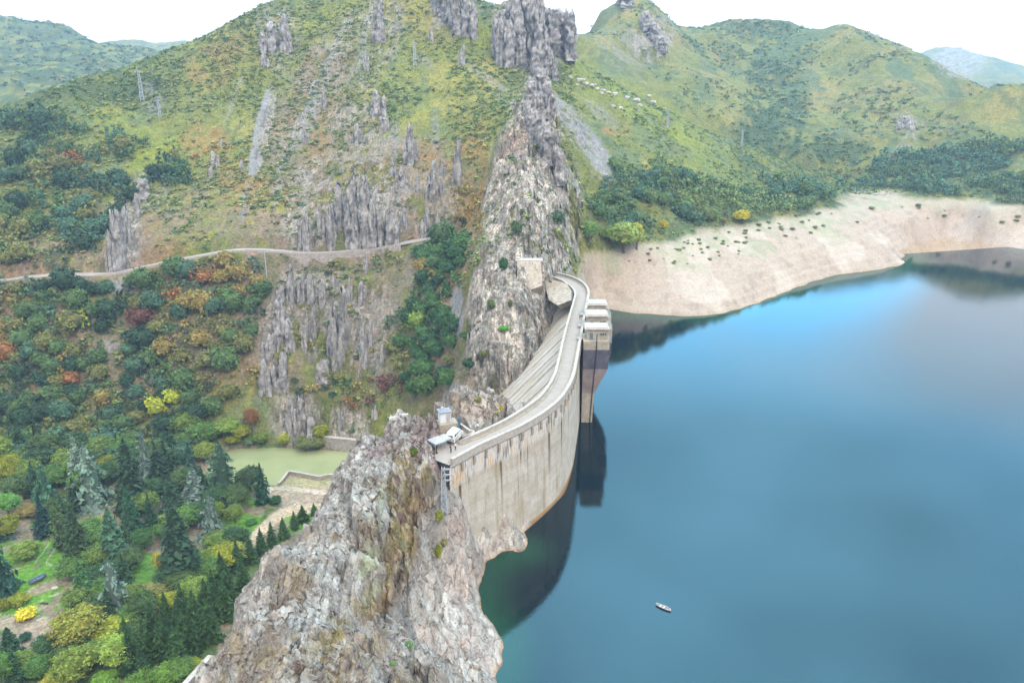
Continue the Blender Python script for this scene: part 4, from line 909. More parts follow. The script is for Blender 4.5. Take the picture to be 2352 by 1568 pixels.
# ------------------------------------------------------------------ hut, stairs, ruin, walls
def floor_at(px, py, o=None):
    p, n = hit(px, py, o or ridge); return p
mb = None
hp = wp(1021, 966, 26.0)
hut = empty('hut', hp, 0.35, "small white hut with a grey roof on the rock above the parked van", "hut")
MB().box((0, 0, 1.15), (2.3, 2.1, 2.3), bev=0.03).done('wall', plain("white_render", alb(240, 240, 240), 0.8, 0.2, 0.05), hut)
mb = MB(); mb.box((0, 0, 2.38), (2.8, 2.6, 0.16)); mb.box((0, 0.1, 2.6), (2.2, 1.9, 0.3), taper=0.6); mb.done('roof', plain("grey_roofing", alb(150, 156, 166), 0.6, 0.3, 0.15), hut)
MB().box((-0.4, 0.2, 2.85), (0.5, 0.4, 0.45)).done('vent', M_METAL, hut)
MB().tube([(0.2, 0.3, 2.7), (0.2, 0.3, 4.0)], 0.04, 5).done('aerial', M_METAL, hut)
MB().box((0.6, -1.17, 1.0), (0.8, 0.06, 1.9)).done('door', M_PALE, hut)
tag(MB().box((hp[0] + .6, hp[1] - .2, 24.2), (4.0, 3.2, 3.6), 0.35, bev=0.08).done('concrete_plinth', M_CONC), label="square weathered concrete plinth carrying the white hut", cat="plinth")
sa, sb = wp(1048, 990, ZC), wp(1058, 962, 26.6)
st_ = empty('steel_stairs', sa, 0, "narrow blue-grey steel stairs climbing the rock beside the white hut", "stairs")
d = sb - sa; L = np.hypot(d[0], d[1]); uu = np.array([d[0] / L, d[1] / L]); nn = np.array([uu[1], -uu[0]])
for sgn in (-1, 1):
    o_ = nn * 0.45 * sgn
    MB().tube([(o_[0], o_[1], 0.05), (o_[0] + d[0], o_[1] + d[1], d[2])], 0.09, 5).done('stringer', M_BLUEM, st_)
    mb = MB()
    for q in range(7): mb.tube([(o_[0] + d[0] * q / 6, o_[1] + d[1] * q / 6, d[2] * q / 6), (o_[0] + d[0] * q / 6, o_[1] + d[1] * q / 6, d[2] * q / 6 + 1.0)], 0.05, 4)
    for hh in (0.35, 0.7, 1.0): mb.tube([(o_[0], o_[1], hh), (o_[0] + d[0], o_[1] + d[1], d[2] + hh)], 0.045, 4)
    mb.done('handrail', M_BLUEM, st_)
for q in range(12):
    f = (q + .5) / 12; MB().box((d[0] * f, d[1] * f, d[2] * f + 0.05), (0.3, 0.9, 0.05), math.atan2(uu[1], uu[0])).done('tread', M_BLUEM, st_)
# ruined walls: pale dressed blocks
M_BLOCK = plain("dressed_limestone", alb(222, 214, 204), 0.9, 0.1, 0.16, 1.2, 0.06)
for i, (px, py, sx, sy, sz, rz, lab) in enumerate([
        (908, 946, 2.6, 1.2, 1.6, 0.5, "pale stone block at the left end of the ruined platform"), (925, 930, 4.2, 1.3, 1.3, 0.15, "long pale stone wall along the back of the ruined platform"),
        (950, 922, 3.0, 1.6, 2.2, 0.1, "tallest pale stone block of the ruin, at its upper right"), (958, 936, 2.6, 2.6, 1.0, 0.5, "square pale slab below the tallest block of the ruin"),
        (940, 948, 3.0, 1.4, 0.8, 0.4, "flat pale slab stepping down the middle of the ruin"), (925, 957, 3.4, 1.0, 0.8, 0.05, "long low slab at the front of the ruined platform"),
        (968, 944, 4.6, 1.0, 1.2, -0.9, "slanting pale wall closing the ruin on the side of the hut"), (905, 962, 2.4, 0.9, 0.6, 0.0, "lowest pale slab of the ruin, above the stone retaining wall")]):
    p = floor_at(px, py)
    if p is None: continue
    r_ = empty('ruined_block', (p[0], p[1], p[2] - 0.3), rz, lab, "stone block", "dressed stone blocks of the ruin above the pool")
    MB().box((0, 0, sz / 2), (sx, sy, sz), bev=0.12).done('course', M_BLOCK, r_)
    MB().box((0.1, 0.05, sz + 0.12), (sx * 0.8, sy * 0.85, 0.24), 0.04, bev=0.05).done('capping', M_BLOCK, r_)
# stone retaining wall at the head of the pool
t = NT("coursed_stone", 0.92, 0.1)
br = t.n.new('ShaderNodeTexBrick'); br.inputs['Scale'].default_value = 1.0
mp = t.n.new('ShaderNodeMapping'); mp.inputs['Rotation'].default_value = (math.radians(90), 0, 0); t.l.new(t.pos, mp.inputs[0]); t.l.new(mp.outputs[0], br.inputs['Vector'])
for nme, cc in (('Color1', alb(206, 196, 186)), ('Color2', alb(176, 166, 158)), ('Mortar', alb(140, 128, 120))): br.inputs[nme].default_value = tuple(cc) + (1,)
br.inputs['Brick Width'].default_value = 0.9; br.inputs['Row Height'].default_value = 0.45; br.inputs['Mortar Size'].default_value = 0.03
t.color(t.mix(0.7, br.outputs['Color'], t.ramp(t.noise(0.8, detail=5), [(0.3, 0.7), (0.7, 1.25)]), 'MULTIPLY')); M_STONE = t.m
def wall_line(name, px_list, z0, z1, thick, mat, label, cat, zp=G, cope=True):
    L = catmull([atZ(px, py, zp) for px, py in px_list], 40) if len(px_list) > 2 and cope != 'sharp' else np.array([atZ(px, py, zp) for px, py in px_list])
    o = empty(name, (L[0][0], L[0][1], zp), 0, label, cat)
    M = L.copy(); M[:, :2] -= L[0][:2]; M[:, 2] = 0
    mb = MB(); mb.sweep(normals(M), [(-thick / 2, z0 - zp), (-thick / 2, z1 - zp), (thick / 2, z1 - zp), (thick / 2, z0 - zp)]); mb.done('masonry', mat, o)
    mb = MB(); mb.sweep(normals(M), [(-thick / 2 - .15, z1 - zp), (-thick / 2 - .15, z1 - zp + .25), (thick / 2 + .15, z1 - zp + .25), (thick / 2 + .15, z1 - zp)]); mb.done('coping', M_PALE, o)
    return o
wall_line('retaining_wall', [(744, 1027), (775, 1031), (806, 1034), (840, 1040)], G - 3, G + 5.0, 1.6, M_STONE, "tall pale stone retaining wall standing in the head of the green pool", "wall")
wall_line('pool_wall', [(640, 1116), (648, 1108), (662, 1089)], G - 2.5, G + 1.1, 0.6, M_STONE, "short slanting stone wall at the left corner of the pool outlet", "wall", cope='sharp')
wall_line('weir_wall', [(664, 1088), (700, 1094), (732, 1100), (748, 1097), (770, 1096), (800, 1100), (830, 1102)], G - 2.5, G + 1.2, 0.6, M_STONE, "long low stone wall with pale coping along the near bank of the pool", "wall")
# road: carriageway and its wall
rl = [(p[0], p[1], n0, n1, p[2]) for p, (x_, y_, n0, n1, z_) in zip(road, normals(road))]
RO = road[0].copy()
rl0 = [(a - 0, b - 0, c, d, e) for a, b, c, d, e in rl]
mb = MB(); mb.sweep(rl0, [(-3.1, -0.35), (-3.1, 0.0), (3.1, 0.0), (3.1, -0.35)]); rd = mb.done('road', plain("pale_asphalt", alb(178, 168, 160), 0.95, 0.1, 0.10, 0.3)); tag(rd, kind='structure')
k0, k1 = int(260 * 0.60), int(260 * 0.86)
mb = MB(); mb.sweep(rl0[k0:k1], [(3.15, -6), (3.15, 0.6), (3.65, 0.6), (4.0, -6)]); w = mb.done('road_retaining_wall', M_STONE); tag(w, label="long pale masonry wall holding up the cliff road above the rocky slope", cat="wall")
mb = MB(); mb.sweep(rl0[int(260 * .40):int(260 * .595)], [(3.15, -0.6), (3.15, 0.45), (3.45, 0.45), (3.45, -0.6)]); w = mb.done('road_edge_wall', M_PALE); tag(w, label="low pale edge wall of the cliff road above the oak wood", cat="wall")
# concrete buttress on the far abutment, tunnel mouth wall
def slab_px(name, quad, depth, mat, label, cat, fit=False):
    if fit:      # lay the facing against the rock behind it
        H_ = [(q[0], q[1], hit(q[0], q[1])[0][1]) for q in quad]; cx_ = sum(q[0] for q in H_) / len(H_)
        A_ = np.array([[1, q[1] - 640] for q in H_]); c_ = np.linalg.lstsq(A_, np.array([q[2] for q in H_]), rcond=None)[0]
        sl = float(np.clip(c_[1], -0.16, -0.03)); quad = [(q[0], q[1], float(np.median([h[2] for h in H_])) + sl * (q[1] - 640) - 1.0) for q in H_]
    P = [Vector(atY(*q)) for q in quad]; o = empty(name, P[0], 0, label, cat); n = (P[1] - P[0]).cross(P[-1] - P[0]).normalized()
    if n.y > 0: n = -n
    mb = MB(); f = [mb.bm.verts.new(p - P[0] + n * 0.3) for p in P]; b = [mb.bm.verts.new(p - P[0] - n * depth) for p in P]; k = len(P)
    mb.bm.faces.new(f); mb.bm.faces.new(b[::-1])
    for i in range(k): mb.bm.faces.new((f[i], b[i], b[(i + 1) % k], f[(i + 1) % k]))
    mb.done('facing', mat, o); return o
px_w = lambda p, d: d / FPX * (p[1] * CP - (p[2] - CAMH) * SP)
bt = slab_px('buttress', [(1188, 602, 268), (1242, 600, 271), (1246, 656, 263), (1226, 664, 262), (1206, 668, 260), (1186, 694, 259)], 8, M_BUT, "tall tapering concrete buttress set in the far cliff left of the dam end", "buttress", True)
P0 = np.array(bt.location); P1 = P0 + np.array([px_w(P0, 56), 0, 0])
MB().box(((P1[0] - P0[0]) / 2, 2.2, 0.3), (P1[0] - P0[0] + 1.0, 4.6, 0.6)).done('coping', M_PALE, bt)
for f in (0.35, 0.62):
    q = P0 * (1 - f) + P1 * f; MB().box((q[0] - P0[0], -0.9, -4.5), (0.35, 0.5, 9)).done('rib', M_CONC, bt)
slab_px('tunnel_wall', [(1075, 549, 366), (1124, 546, 366), (1128, 562, 362), (1128, 580, 356), (1100, 570, 358), (1076, 560, 362)], 1.2, M_CONC, "pale wall at the end of the cliff road where it meets the grey cliff", "wall")
slab_px('abutment_wall', [(1252, 640, 283), (1300, 650, 278), (1312, 668, 271), (1312, 690, 262), (1282, 702, 262), (1262, 690, 270), (1254, 664, 280)], 3, M_BUT, "tan streaked concrete wall under the far bend of the dam road", "wall")
# ------------------------------------------------------------------ foliage
t = NT("foliage", 0.75, 0.15)
g = t.mix(1.0, t.attr('Col'), t.objcol(), 'MULTIPLY')
g = t.mix(0.8, g, t.ramp(t.noise(0.7, detail=3), [(0.3, (0.72, 0.76, 0.8)), (0.7, (1.25, 1.2, 1.1))]), 'MULTIPLY')
g = t.mix(1.0, g, (1.5, 1.42, 1.3), 'MULTIPLY')
t.color(g)
tr = t.n.new('ShaderNodeBsdfTranslucent'); t.l.new(g, tr.inputs['Color'])
ms = t.n.new('ShaderNodeMixShader'); ms.inputs[0].default_value = 0.22
t.l.new(t.b.outputs[0], ms.inputs[1]); t.l.new(tr.outputs[0], ms.inputs[2]); t.l.new(ms.outputs[0], t.n['Material Output'].inputs['Surface'])
M_LEAF = t.m
M_BARK = plain("bark", (0.10, 0.085, 0.07), 0.95, 0.1, 0.4, 3.0, 0.05)

def quads(cen, nrm_, size, rg, asp=0.6):
    n = len(cen); a = rg.normal(size=(n, 3)); a -= nrm_ * (a * nrm_).sum(1)[:, None]; a /= np.linalg.norm(a, axis=1)[:, None] + 1e-9
    b = np.cross(nrm_, a); s = size[:, None]
    V = np.stack([cen - a * s, cen - b * s * asp, cen + a * s, cen + b * s * asp], 1)
    return V.reshape(-1, 3)
def ico(sub):
    bm = bmesh.new(); bmesh.ops.create_icosphere(bm, subdivisions=sub, radius=1.0)
    V = np.array([v.co[:] for v in bm.verts]); F = np.array([[v.index for v in f.verts] for f in bm.faces]); bm.free(); return V, F
ICO1, ICO2 = ico(1), ico(2)
def crown_arrays(seed, nclump, per, leaf, flat=0.85, lump=0.30, core=True):
    """a broad crown of unit radius: lumps of leaf clumps round a solid heart. z from 0 to ~2*flat"""
    rg = np.random.default_rng(seed)
    nl = 7; ld = rg.normal(size=(nl, 3)); ld[:, 2] = np.abs(ld[:, 2]) * 0.8; ld /= np.linalg.norm(ld, axis=1)[:, None]
    d = rg.normal(size=(nclump, 3)); d /= np.linalg.norm(d, axis=1)[:, None]; d[:, 2] = np.where(d[:, 2] < -0.55, -d[:, 2], d[:, 2])
    def rad(d):
        k = np.max(d @ ld.T, axis=1); return 0.62 + lump * sstep(0.35, 1.0, k) * 1.3 + 0.06 * np.sin(d[:, 0] * 9 + seed) * np.cos(d[:, 1] * 8)
    r = rad(d) * (0.86 + 0.2 * rg.random(nclump))
    c = d * r[:, None]; shade = 0.62 + 0.76 * rg.random(nclump)
    cc = np.repeat(c, per, 0) + rg.normal(size=(nclump * per, 3)) * 0.085
    out = np.repeat(d, per, 0) * 0.8 + rg.normal(size=cc.shape) * 0.75 + [0, 0, .35]; out /= np.linalg.norm(out, axis=1)[:, None]
    V = quads(cc, out, leaf * (0.6 + 0.8 * rg.random(len(cc))), rg)
    C = np.repeat(shade * 1.0, per)[:, None] * (0.82 + 0.36 * rg.random((len(cc), 1))) * np.array([1, 1, 1]) * (1 + 0.10 * rg.normal(size=(len(cc), 3)) * [1, .4, .6])
    C = np.repeat(C, 4, 0); Q = np.arange(len(V)).reshape(-1, 4)
    V[:, 2] *= flat; V[:, 2] += flat * 0.92
    if core:
        iv, jf = ICO2; w = iv * (rad(iv) * 0.86)[:, None]; w = w.copy(); w[:, 2] = w[:, 2] * flat + flat * 0.92
        Q2 = np.hstack([jf, jf[:, 2:]]) + len(V)
        V = np.vstack([V, w]); C = np.vstack([C, np.full((len(w), 3), 0.72)]); Q = (Q, Q2)
    else: Q = (Q, np.zeros((0, 4), int))
    return V, Q, C
def mesh_from(name, V, Q, C):
    q, tri = Q; F = q
    m = bpy.data.meshes.new(name); tri = tri[:, :3]
    m.vertices.add(len(V)); m.vertices.foreach_set('co', np.ascontiguousarray(V, np.float32).ravel())
    idx = np.concatenate([q.ravel(), tri.ravel()]).astype(np.int32)
    m.loops.add(len(idx)); m.loops.foreach_set('vertex_index', idx)
    ls = np.concatenate([np.arange(len(q)) * 4, len(q) * 4 + np.arange(len(tri)) * 3]).astype(np.int32)
    m.polygons.add(len(ls)); m.polygons.foreach_set('loop_start', ls); m.update(calc_edges=True)
    set_color(m, 'Col', C); m.materials.append(M_LEAF); return m
def conifer_arrays(seed, rad=0.30, whorls=26, nb=11, per=9, droop=0.25, irr=0.15, power=0.9, leaf=0.020, low=0.03):
    """unit height conifer, whorls of drooping boughs"""
    rg = np.random.default_rng(seed); cs, ns, sh, sz = [], [], [], []
    for w in range(whorls):
        f = w / (whorls - 1); z = low + (1 - low) * f
        R = rad * (1 - f) ** power * (1 + irr * rg.normal()) + 0.008
        for b in range(max(4, int(nb * (0.5 + 0.5 * (1 - f))))):
            an = rg.random() * 6.283; rb = R * (1 + irr * 1.2 * rg.normal()); s0 = 0.55 + 0.8 * rg.random()
            m = max(3, int(per * (0.35 + 0.65 * rb / rad)))
            t_ = (np.arange(m) + 0.6) / m
            x = t_ * rb
            P = np.stack([x * math.cos(an), x * math.sin(an), z - droop * rb * t_ ** 1.6 + 0.03 * (1 - t_) ** 2], 1)
            P += rg.normal(size=P.shape) * [rb * .07 + .004, rb * .07 + .004, 0.006]
            N = np.tile([math.cos(an) * .45, math.sin(an) * .45, 1.0], (m, 1)) + rg.normal(size=(m, 3)) * 0.45
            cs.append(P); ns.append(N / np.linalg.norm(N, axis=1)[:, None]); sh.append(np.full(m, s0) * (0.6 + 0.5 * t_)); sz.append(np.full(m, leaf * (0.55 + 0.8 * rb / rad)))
    c, n, s, z = map(np.concatenate, (cs, ns, sh, sz))
    V = quads(c, n, z * (0.7 + 0.6 * rg.random(len(z))) * 1.6, rg, 0.55)
    C = np.repeat(s[:, None] * (1 + 0.06 * rg.normal(size=(len(s), 3))), 4, 0); Q = np.arange(len(V)).reshape(-1, 4)
    k = 10; hz = np.linspace(low * 0.8, 0.98, 12); ring = []
    for h in hz:
        f = (h - low) / (1 - low); r = rad * max(0, 1 - max(f, 0)) ** power * 0.62 + 0.003
        ring.append([[r * math.cos(6.283 * i / k) * (1 + .15 * math.sin(i * 2.3 + h * 40)), r * math.sin(6.283 * i / k), h] for i in range(k)])
    W = np.array(ring).reshape(-1, 3); F = []
    for a in range(len(hz) - 1):
        for i in range(k):
            p, q_ = a * k + i, a * k + (i + 1) % k; F += [[p, q_, q_ + k], [p, q_ + k, p + k]]
    F = np.array(F) + len(V)
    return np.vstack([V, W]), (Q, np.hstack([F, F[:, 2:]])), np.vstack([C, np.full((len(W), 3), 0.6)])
def trunk_mesh(h, r, limbs=0, seed=0):
    rg = random.Random(seed); mb = MB(); mb.tube([(0, 0, -0.06 * h), (0.02 * h, 0, h * 0.5), (0, 0.01 * h, h)], r, 7, r * 0.45)
    for i in range(limbs):
        a = rg.random() * 6.28; z0 = h * (0.5 + 0.1 * i); mb.tube([(0, 0, z0), (math.cos(a) * .25 * h, math.sin(a) * .25 * h, z0 + .25 * h), (math.cos(a) * .45 * h, math.sin(a) * .45 * h, z0 + .5 * h)], r * .45, 5, r * .15)
    bmesh.ops.recalc_face_normals(mb.bm, faces=mb.bm.faces); m = bpy.data.meshes.new('trunk'); mb.bm.to_mesh(m); mb.bm.free(); m.materials.append(M_BARK); return m
BROAD = [mesh_from('broad_crown', *crown_arrays(s, 190, 16, 0.062)) for s in (1, 2, 3, 4)]
BUSHY = [mesh_from('bush_crown', *crown_arrays(s, 120, 12, 0.085, 0.8, 0.2)) for s in (11, 12, 13)]
OAKS = [mesh_from('oak_crown', *crown_arrays(s, 90, 10, 0.105, 0.75, 0.34)) for s in (21, 22, 23, 24)]
SPRUCE = [mesh_from('spruce_crown', *conifer_arrays(s, 0.25, 32, 14, 9, 0.25, 0.15, 0.75, 0.023)) for s in (31, 32, 33)]
CEDAR = [mesh_from('cedar_crown', *conifer_arrays(s, 0.40, 24, 14, 13, 0.30, 0.24, 0.62, 0.030, 0.04)) for s in (41, 42, 43)]
CYPR = [mesh_from('cypress_crown', *conifer_arrays(s, 0.17, 34, 13, 7, -0.9, 0.12, 0.55, 0.019, 0.01)) for s in (51, 52)]
PYRA = [mesh_from('pyramid_crown', *conifer_arrays(s, 0.26, 38, 18, 9, 0.35, 0.10, 0.6, 0.022, 0.01)) for s in (61, 62)]
TR_B = [trunk_mesh(1.0, 0.09, 4, 5), trunk_mesh(1.0, 0.08, 4, 9)]; TR_C = trunk_mesh(1.0, 0.022)
def colr(c, j=0.0): c = np.array(c) * (1 + j); return tuple(float(v) for v in c) + (1.0,)
DG = alb(62, 92, 70, .9); MG = alb(92, 122, 78); OL = alb(128, 134, 82); YO = alb(156, 144, 86); OR = alb(164, 120, 76); RD = alb(118, 84, 74); BG = alb(84, 120, 98); SV = alb(122, 148, 140); LG = alb(146, 176, 84); YG = alb(178, 190, 70); YL = alb(226, 216, 74)
M_R0 = {}
def plant(kind, meshes, px, py, hpx, wpx, color, label, cat='tree', group=None, trunk=True, z=None, lift=0.0, obj=None):
    """set a tree whose foot is seen at (px, py); hpx / wpx are its seen height and width"""
    p = atZ(px, py, z) if z is not None else hit(px, py, obj)[0]
    if p is None: return None
    D = p - [0, 0, CAMH]; slant = D[1] * CP - D[2] * SP; dep = math.atan2(-D[2], math.hypot(D[0], D[1]))
    w = wpx / FPX * slant; h = hpx / FPX * slant
    con = kind in ('conifer', 'cypress')
    m = random.choice(meshes)
    if con: H = max(h - w * 0.45 * math.sin(dep), h * .5) / math.cos(dep)
    else: H = max(h - w * math.sin(dep) * 0.7, 0.45 * h) / math.cos(dep)
    root = empty({'conifer': 'conifer', 'cypress': 'cypress', 'tree': 'broadleaf_tree', 'bush': 'bush'}[kind], p, random.random() * 6.28, label, cat, group)
    cr = bpy.data.objects.new('crown', m); link(cr, root); cr.color = colr(color, random.uniform(-.06, .06))
    if con:
        r0 = M_R0.setdefault(m.name, max(abs(v.co.x) for v in m.vertices))
        cr.scale = (w / 2 / r0 * 1.45, w / 2 / r0 * 1.45, H * 1.03)
        if trunk: tk = bpy.data.objects.new('trunk', TR_C); link(tk, root); tk.scale = (H, H, H * 0.6)
    else:
        th_ = H * (0.22 if trunk else 0.0); cr.location.z = th_ - (0.0 if trunk else H * 0.08)
        cr.scale = (w / 2 * 1.02, w / 2 * 1.02, (H - th_) / 1.62)
        if trunk: tk = bpy.data.objects.new('trunk', random.choice(TR_B)); link(tk, root); tk.scale = (H * .55, H * .55, H * .55)
    return root

# ---- garden and park trees: (foot x, foot y, height, width, meshes, colour, label)
CON = [
 (270, 1412, 145, 104, CEDAR, SV, "silver-blue cedar, the palest tree of the park, beside the lawn with the blue boat"),
 (452, 1160, 100, 58, SPRUCE, SV * .9, "slender silvery spruce between the dark conifers below the pool"),
 (492, 1248, 126, 84, CEDAR, SV * .82, "silvery blue cedar beside the bright lawn below the pool"),
 (418, 1330, 188, 112, PYRA, DG * 1.0, "largest dark green conifer in the middle of the park"),
 (400, 1180, 98, 56, SPRUCE, DG * 1.05, "dark olive spruce just behind the largest dark conifer"),
 (515, 1140, 140, 92, CEDAR, BG * .92, "broad blue-green cedar standing at the left end of the pool"),
 (308, 1175, 172, 86, PYRA, DG * .85, "tall nearly black conifer in the back row of the park"),
 (370, 1130, 120, 58, SPRUCE, DG * .8, "black-green spruce between the tall black conifer and the pool"),
 (216, 1160, 150, 84, CEDAR, alb(122, 152, 138), "big grey-green cedar in the back row of the park"),
 (186, 1120, 130, 52, SPRUCE, alb(124, 150, 134), "narrow grey-green spruce touching the big grey-green cedar"),
 (266, 1290, 130, 66, PYRA, alb(78, 118, 92), "blue-green pyramid conifer in front of the small black pyramid"),
 (304, 1218, 102, 54, PYRA, alb(58, 104, 76), "neat dark pyramid conifer behind the blue-green one"),
 (146, 1262, 112, 42, CYPR, alb(84, 108, 68), "narrow olive cypress on the edge of the upper lawn"),
 (185, 1300, 142, 76, PYRA, alb(64, 88, 60), "broad dark olive conifer at the right end of the upper lawn"),
 (110, 1168, 104, 74, CEDAR, alb(74, 116, 92), "blue-green cedar above the upper lawn"),
 (105, 1228, 92, 42, SPRUCE, alb(44, 76, 72), "dark blue spruce casting shade on the upper lawn"),
 (176, 1170, 78, 42, SPRUCE, DG * .9, "small dark spruce wedged below the grey-green cedar"),
 (195, 1384, 108, 56, PYRA, alb(86, 128, 78), "fresh green conifer left of the silver-blue cedar"),
 (605, 1155, 94, 42, SPRUCE, alb(44, 84, 62), "single dark spruce on the green beside the pool wall"),
 (338, 1098, 118, 52, CEDAR, SV * .85, "pale silvery cedar behind the tall black conifer"),
 (386, 1112, 104, 44, SPRUCE, DG * .9, "dark spruce at the back of the park in front of the oak wood"),
 (441, 1100, 88, 42, SPRUCE, alb(60, 96, 76), "small green spruce beside the silvery one, left of the pool"),
 (2, 1365, 190, 84, CEDAR, alb(58, 98, 88), "dark blue cedar cut off by the left side of the view, above the blue boat"),
 (-4, 1240, 90, 70, CEDAR, alb(66, 100, 86), "dark cedar at the far left edge of the park"),
 (32, 1520, 90, 60, PYRA, alb(52, 84, 62), "dark conifer in the bottom left corner by the bare ground"),
]
rowp = [(722, 1182, 30, 20), (696, 1198, 42, 24), (677, 1214, 44, 22), (652, 1234, 50, 26), (626, 1252, 58, 28), (602, 1272, 64, 30), (576, 1290, 66, 32), (548, 1310, 74, 36), (560, 1360, 80, 40), (528, 1378, 84, 40), (512, 1336, 74, 36), (494, 1392, 90, 42), (520, 1420, 92, 44), (478, 1420, 96, 44), (452, 1452, 100, 46), (486, 1470, 100, 46),
        (424, 1430, 96, 44), (416, 1480, 104, 48), (446, 1500, 100, 46), (388, 1452, 98, 44), (376, 1510, 108, 50), (340, 1520, 104, 48), (306, 1540, 104, 48), (410, 1530, 96, 46), (296, 1500, 90, 42), (356, 1480, 100, 44)]
for fx, fy, h, w, ms_, c, lab in CON: plant('cypress' if ms_ is CYPR else 'conifer', ms_, fx, fy, h, w, c, lab, 'conifer')
for i, (fx, fy, h, w) in enumerate(rowp):
    plant('conifer', SPRUCE, fx, fy, h, w * 1.1, alb(60, 92, 50) * random.uniform(.85, 1.15), "dark green spruce in the dense row along the foot of the near rock ridge", 'conifer', 'dark spruces in the row along the foot of the rock ridge')
BRD = [
 (57, 1282, 56, 66, LG * .75, "light green tree with a pale trunk standing on the upper lawn"), (236, 1222, 50, 46, YG * .75, "yellow-green round tree between dark conifers in the middle of the park"),
 (368, 1318, 56, 28, YL * .62, "small golden yellow tree left of the largest dark conifer"), (362, 1372, 58, 78, OL * .95, "low olive and russet tree in front of the largest dark conifer"),
 (330, 1425, 86, 76, alb(74, 100, 56), "round dark tree with a lighter top right of the silver-blue cedar"), (444, 1385, 80, 78, LG * .7, "light green tree at the right of the round dark tree"),
 (520, 1300, 74, 84, YG * .6, "yellow-green tree touching the ridge spruces, below the silvery cedar"), (470, 1310, 66, 54, LG * .62, "mid green tree between the silvery cedar and the largest dark conifer"),
 (186, 1482, 120, 112, alb(140, 146, 66), "large olive yellow willow-like tree below the silver-blue cedar"), (262, 1470, 78, 100, YG * .72, "yellow-green spreading tree right of the large olive tree"),
 (268, 1540, 104, 84, LG * .95, "bright lime green tree in the lower middle of the park"), (176, 1560, 98, 100, alb(120, 140, 62), "green tree with orange tips at the bottom of the park"),
 (88, 1555, 66, 64, alb(84, 122, 60), "mid green round tree near the bottom left corner"), (14, 1572, 92, 70, alb(92, 132, 66), "fresh green round tree in the bottom left corner"),
 (388, 1575, 70, 70, alb(104, 140, 60), "green tree at the bottom edge beside the pale wall"), (448, 1548, 50, 48, YG * .55, "small yellow-green tree tucked against the ridge by the pale wall"),
 (388, 1400, 56, 54, YG * .66, "yellow-green tree behind the ridge spruces"), (240, 1585, 60, 66, alb(110, 150, 58), "light green tree at the bottom edge under the lime green one"), (130, 1590, 70, 90, alb(150, 150, 60), "yellowish tree at the bottom edge left of the green one"),
 (330, 1600, 80, 80, alb(96, 130, 56), "green tree at the bottom edge in front of the spruce row"), (575, 1130, 76, 62, alb(70, 92, 60), "dark twin-trunked tree beside the single spruce near the pool"),
 (30, 1110, 80, 60, YG * .62, "yellow-green tree at the left edge behind the park"), (8, 1070, 76, 56, LG * .66, "light green tree at the left edge at the foot of the wood"), (62, 1120, 66, 52, LG * .6, "light green tree left of the blue-green cedar"), (20, 1180, 60, 60, alb(100, 150, 70), "fresh green tree at the left edge above the bare slope"),
 (86, 1080, 60, 60, LG * .55, "green tree at the foot of the oak wood, back left of the park"), (150, 1075, 56, 56, LG * .62, "light green tree behind the grey-green cedars"), (250, 1090, 56, 50, YG * .5, "green tree in the gap behind the park conifers"), (430, 1035, 56, 56, alb(96, 128, 70), "rounded green tree behind the pool cedar"),
 (470, 1060, 56, 50, alb(130, 150, 66), "yellow-green tree left of the pool, behind the cedar"), (525, 1000, 52, 60, LG * .78, "pale green willow on the far bank at the left end of the pool"), (556, 1010, 44, 40, YG * .6, "yellow-green tree next to the pale willow on the far bank"),
 (580, 990, 60, 34, OR * .7, "russet and orange tree behind the far bank of the pool"), (540, 1020, 30, 40, YG * .62, "low yellow-green tree at the waterline of the far bank"),
 (602, 1024, 40, 40, LG * .66, "rounded grey-green tree on the far bank, middle of the pool"), (572, 1023, 24, 26, alb(110, 140, 96), "small grey-green willow at the waterline left of the rounded one"),
 (657, 1026, 38, 30, YG * .82, "bright lime green tree alone on the far bank of the pool"), (712, 1030, 46, 62, alb(118, 130, 82), "olive willow hanging over the pool beside the stone wall"), (738, 1014, 46, 36, YG * .7, "bright green tree behind the olive willow by the stone wall"), (735, 1030, 36, 36, alb(130, 140, 86), "small olive willow against the stone retaining wall"),
 (500, 1190, 46, 40, LG * .6, "light green tree in front of the broad blue-green cedar"), (540, 1200, 52, 40, alb(116, 140, 66), "thin green tree on the edge of the bright lawn"), (330, 1260, 60, 56, alb(72, 108, 60), "green tree behind the round dark tree in the middle of the park"), (375, 1240, 50, 50, alb(84, 124, 62), "light green tree left of the silvery cedar"),
 (70, 1185, 40, 60, YO * .7, "low yellow-brown tree on the slope left of the park"), (22, 1230, 60, 60, YG * .5, "yellow-green tree beside the left edge, next to the upper lawn"),
]
for fx, fy, h, w, c, lab in BRD: plant('tree', BROAD, fx, fy, h, w, c, lab)
for fx, fy, h, w, c, lab in [(61, 1418, 42, 50, YL * .85, "bright yellow bush on the lower lawn"), (44, 1384, 40, 52, YG * .62, "green bush just above the bright yellow bush"), (578, 1202, 20, 30, alb(70, 124, 56), "low clipped oval bush at the edge of the sandy path"), (634, 1158, 34, 30, alb(50, 98, 62), "round dark green bush beside the single spruce"),
    (8, 1400, 40, 30, YG * .5, "green bush cut by the left edge beside the lower lawn"), (60, 1470, 30, 30, alb(60, 100, 80), "dark green bush on the bare ground below the lower lawn"), (92, 1468, 16, 16, alb(60, 100, 80), "tiny dark bush on the bare ground below the lower lawn")]:
    plant('bush', BUSHY, fx, fy, h, w, c, lab, 'bush', trunk=False)
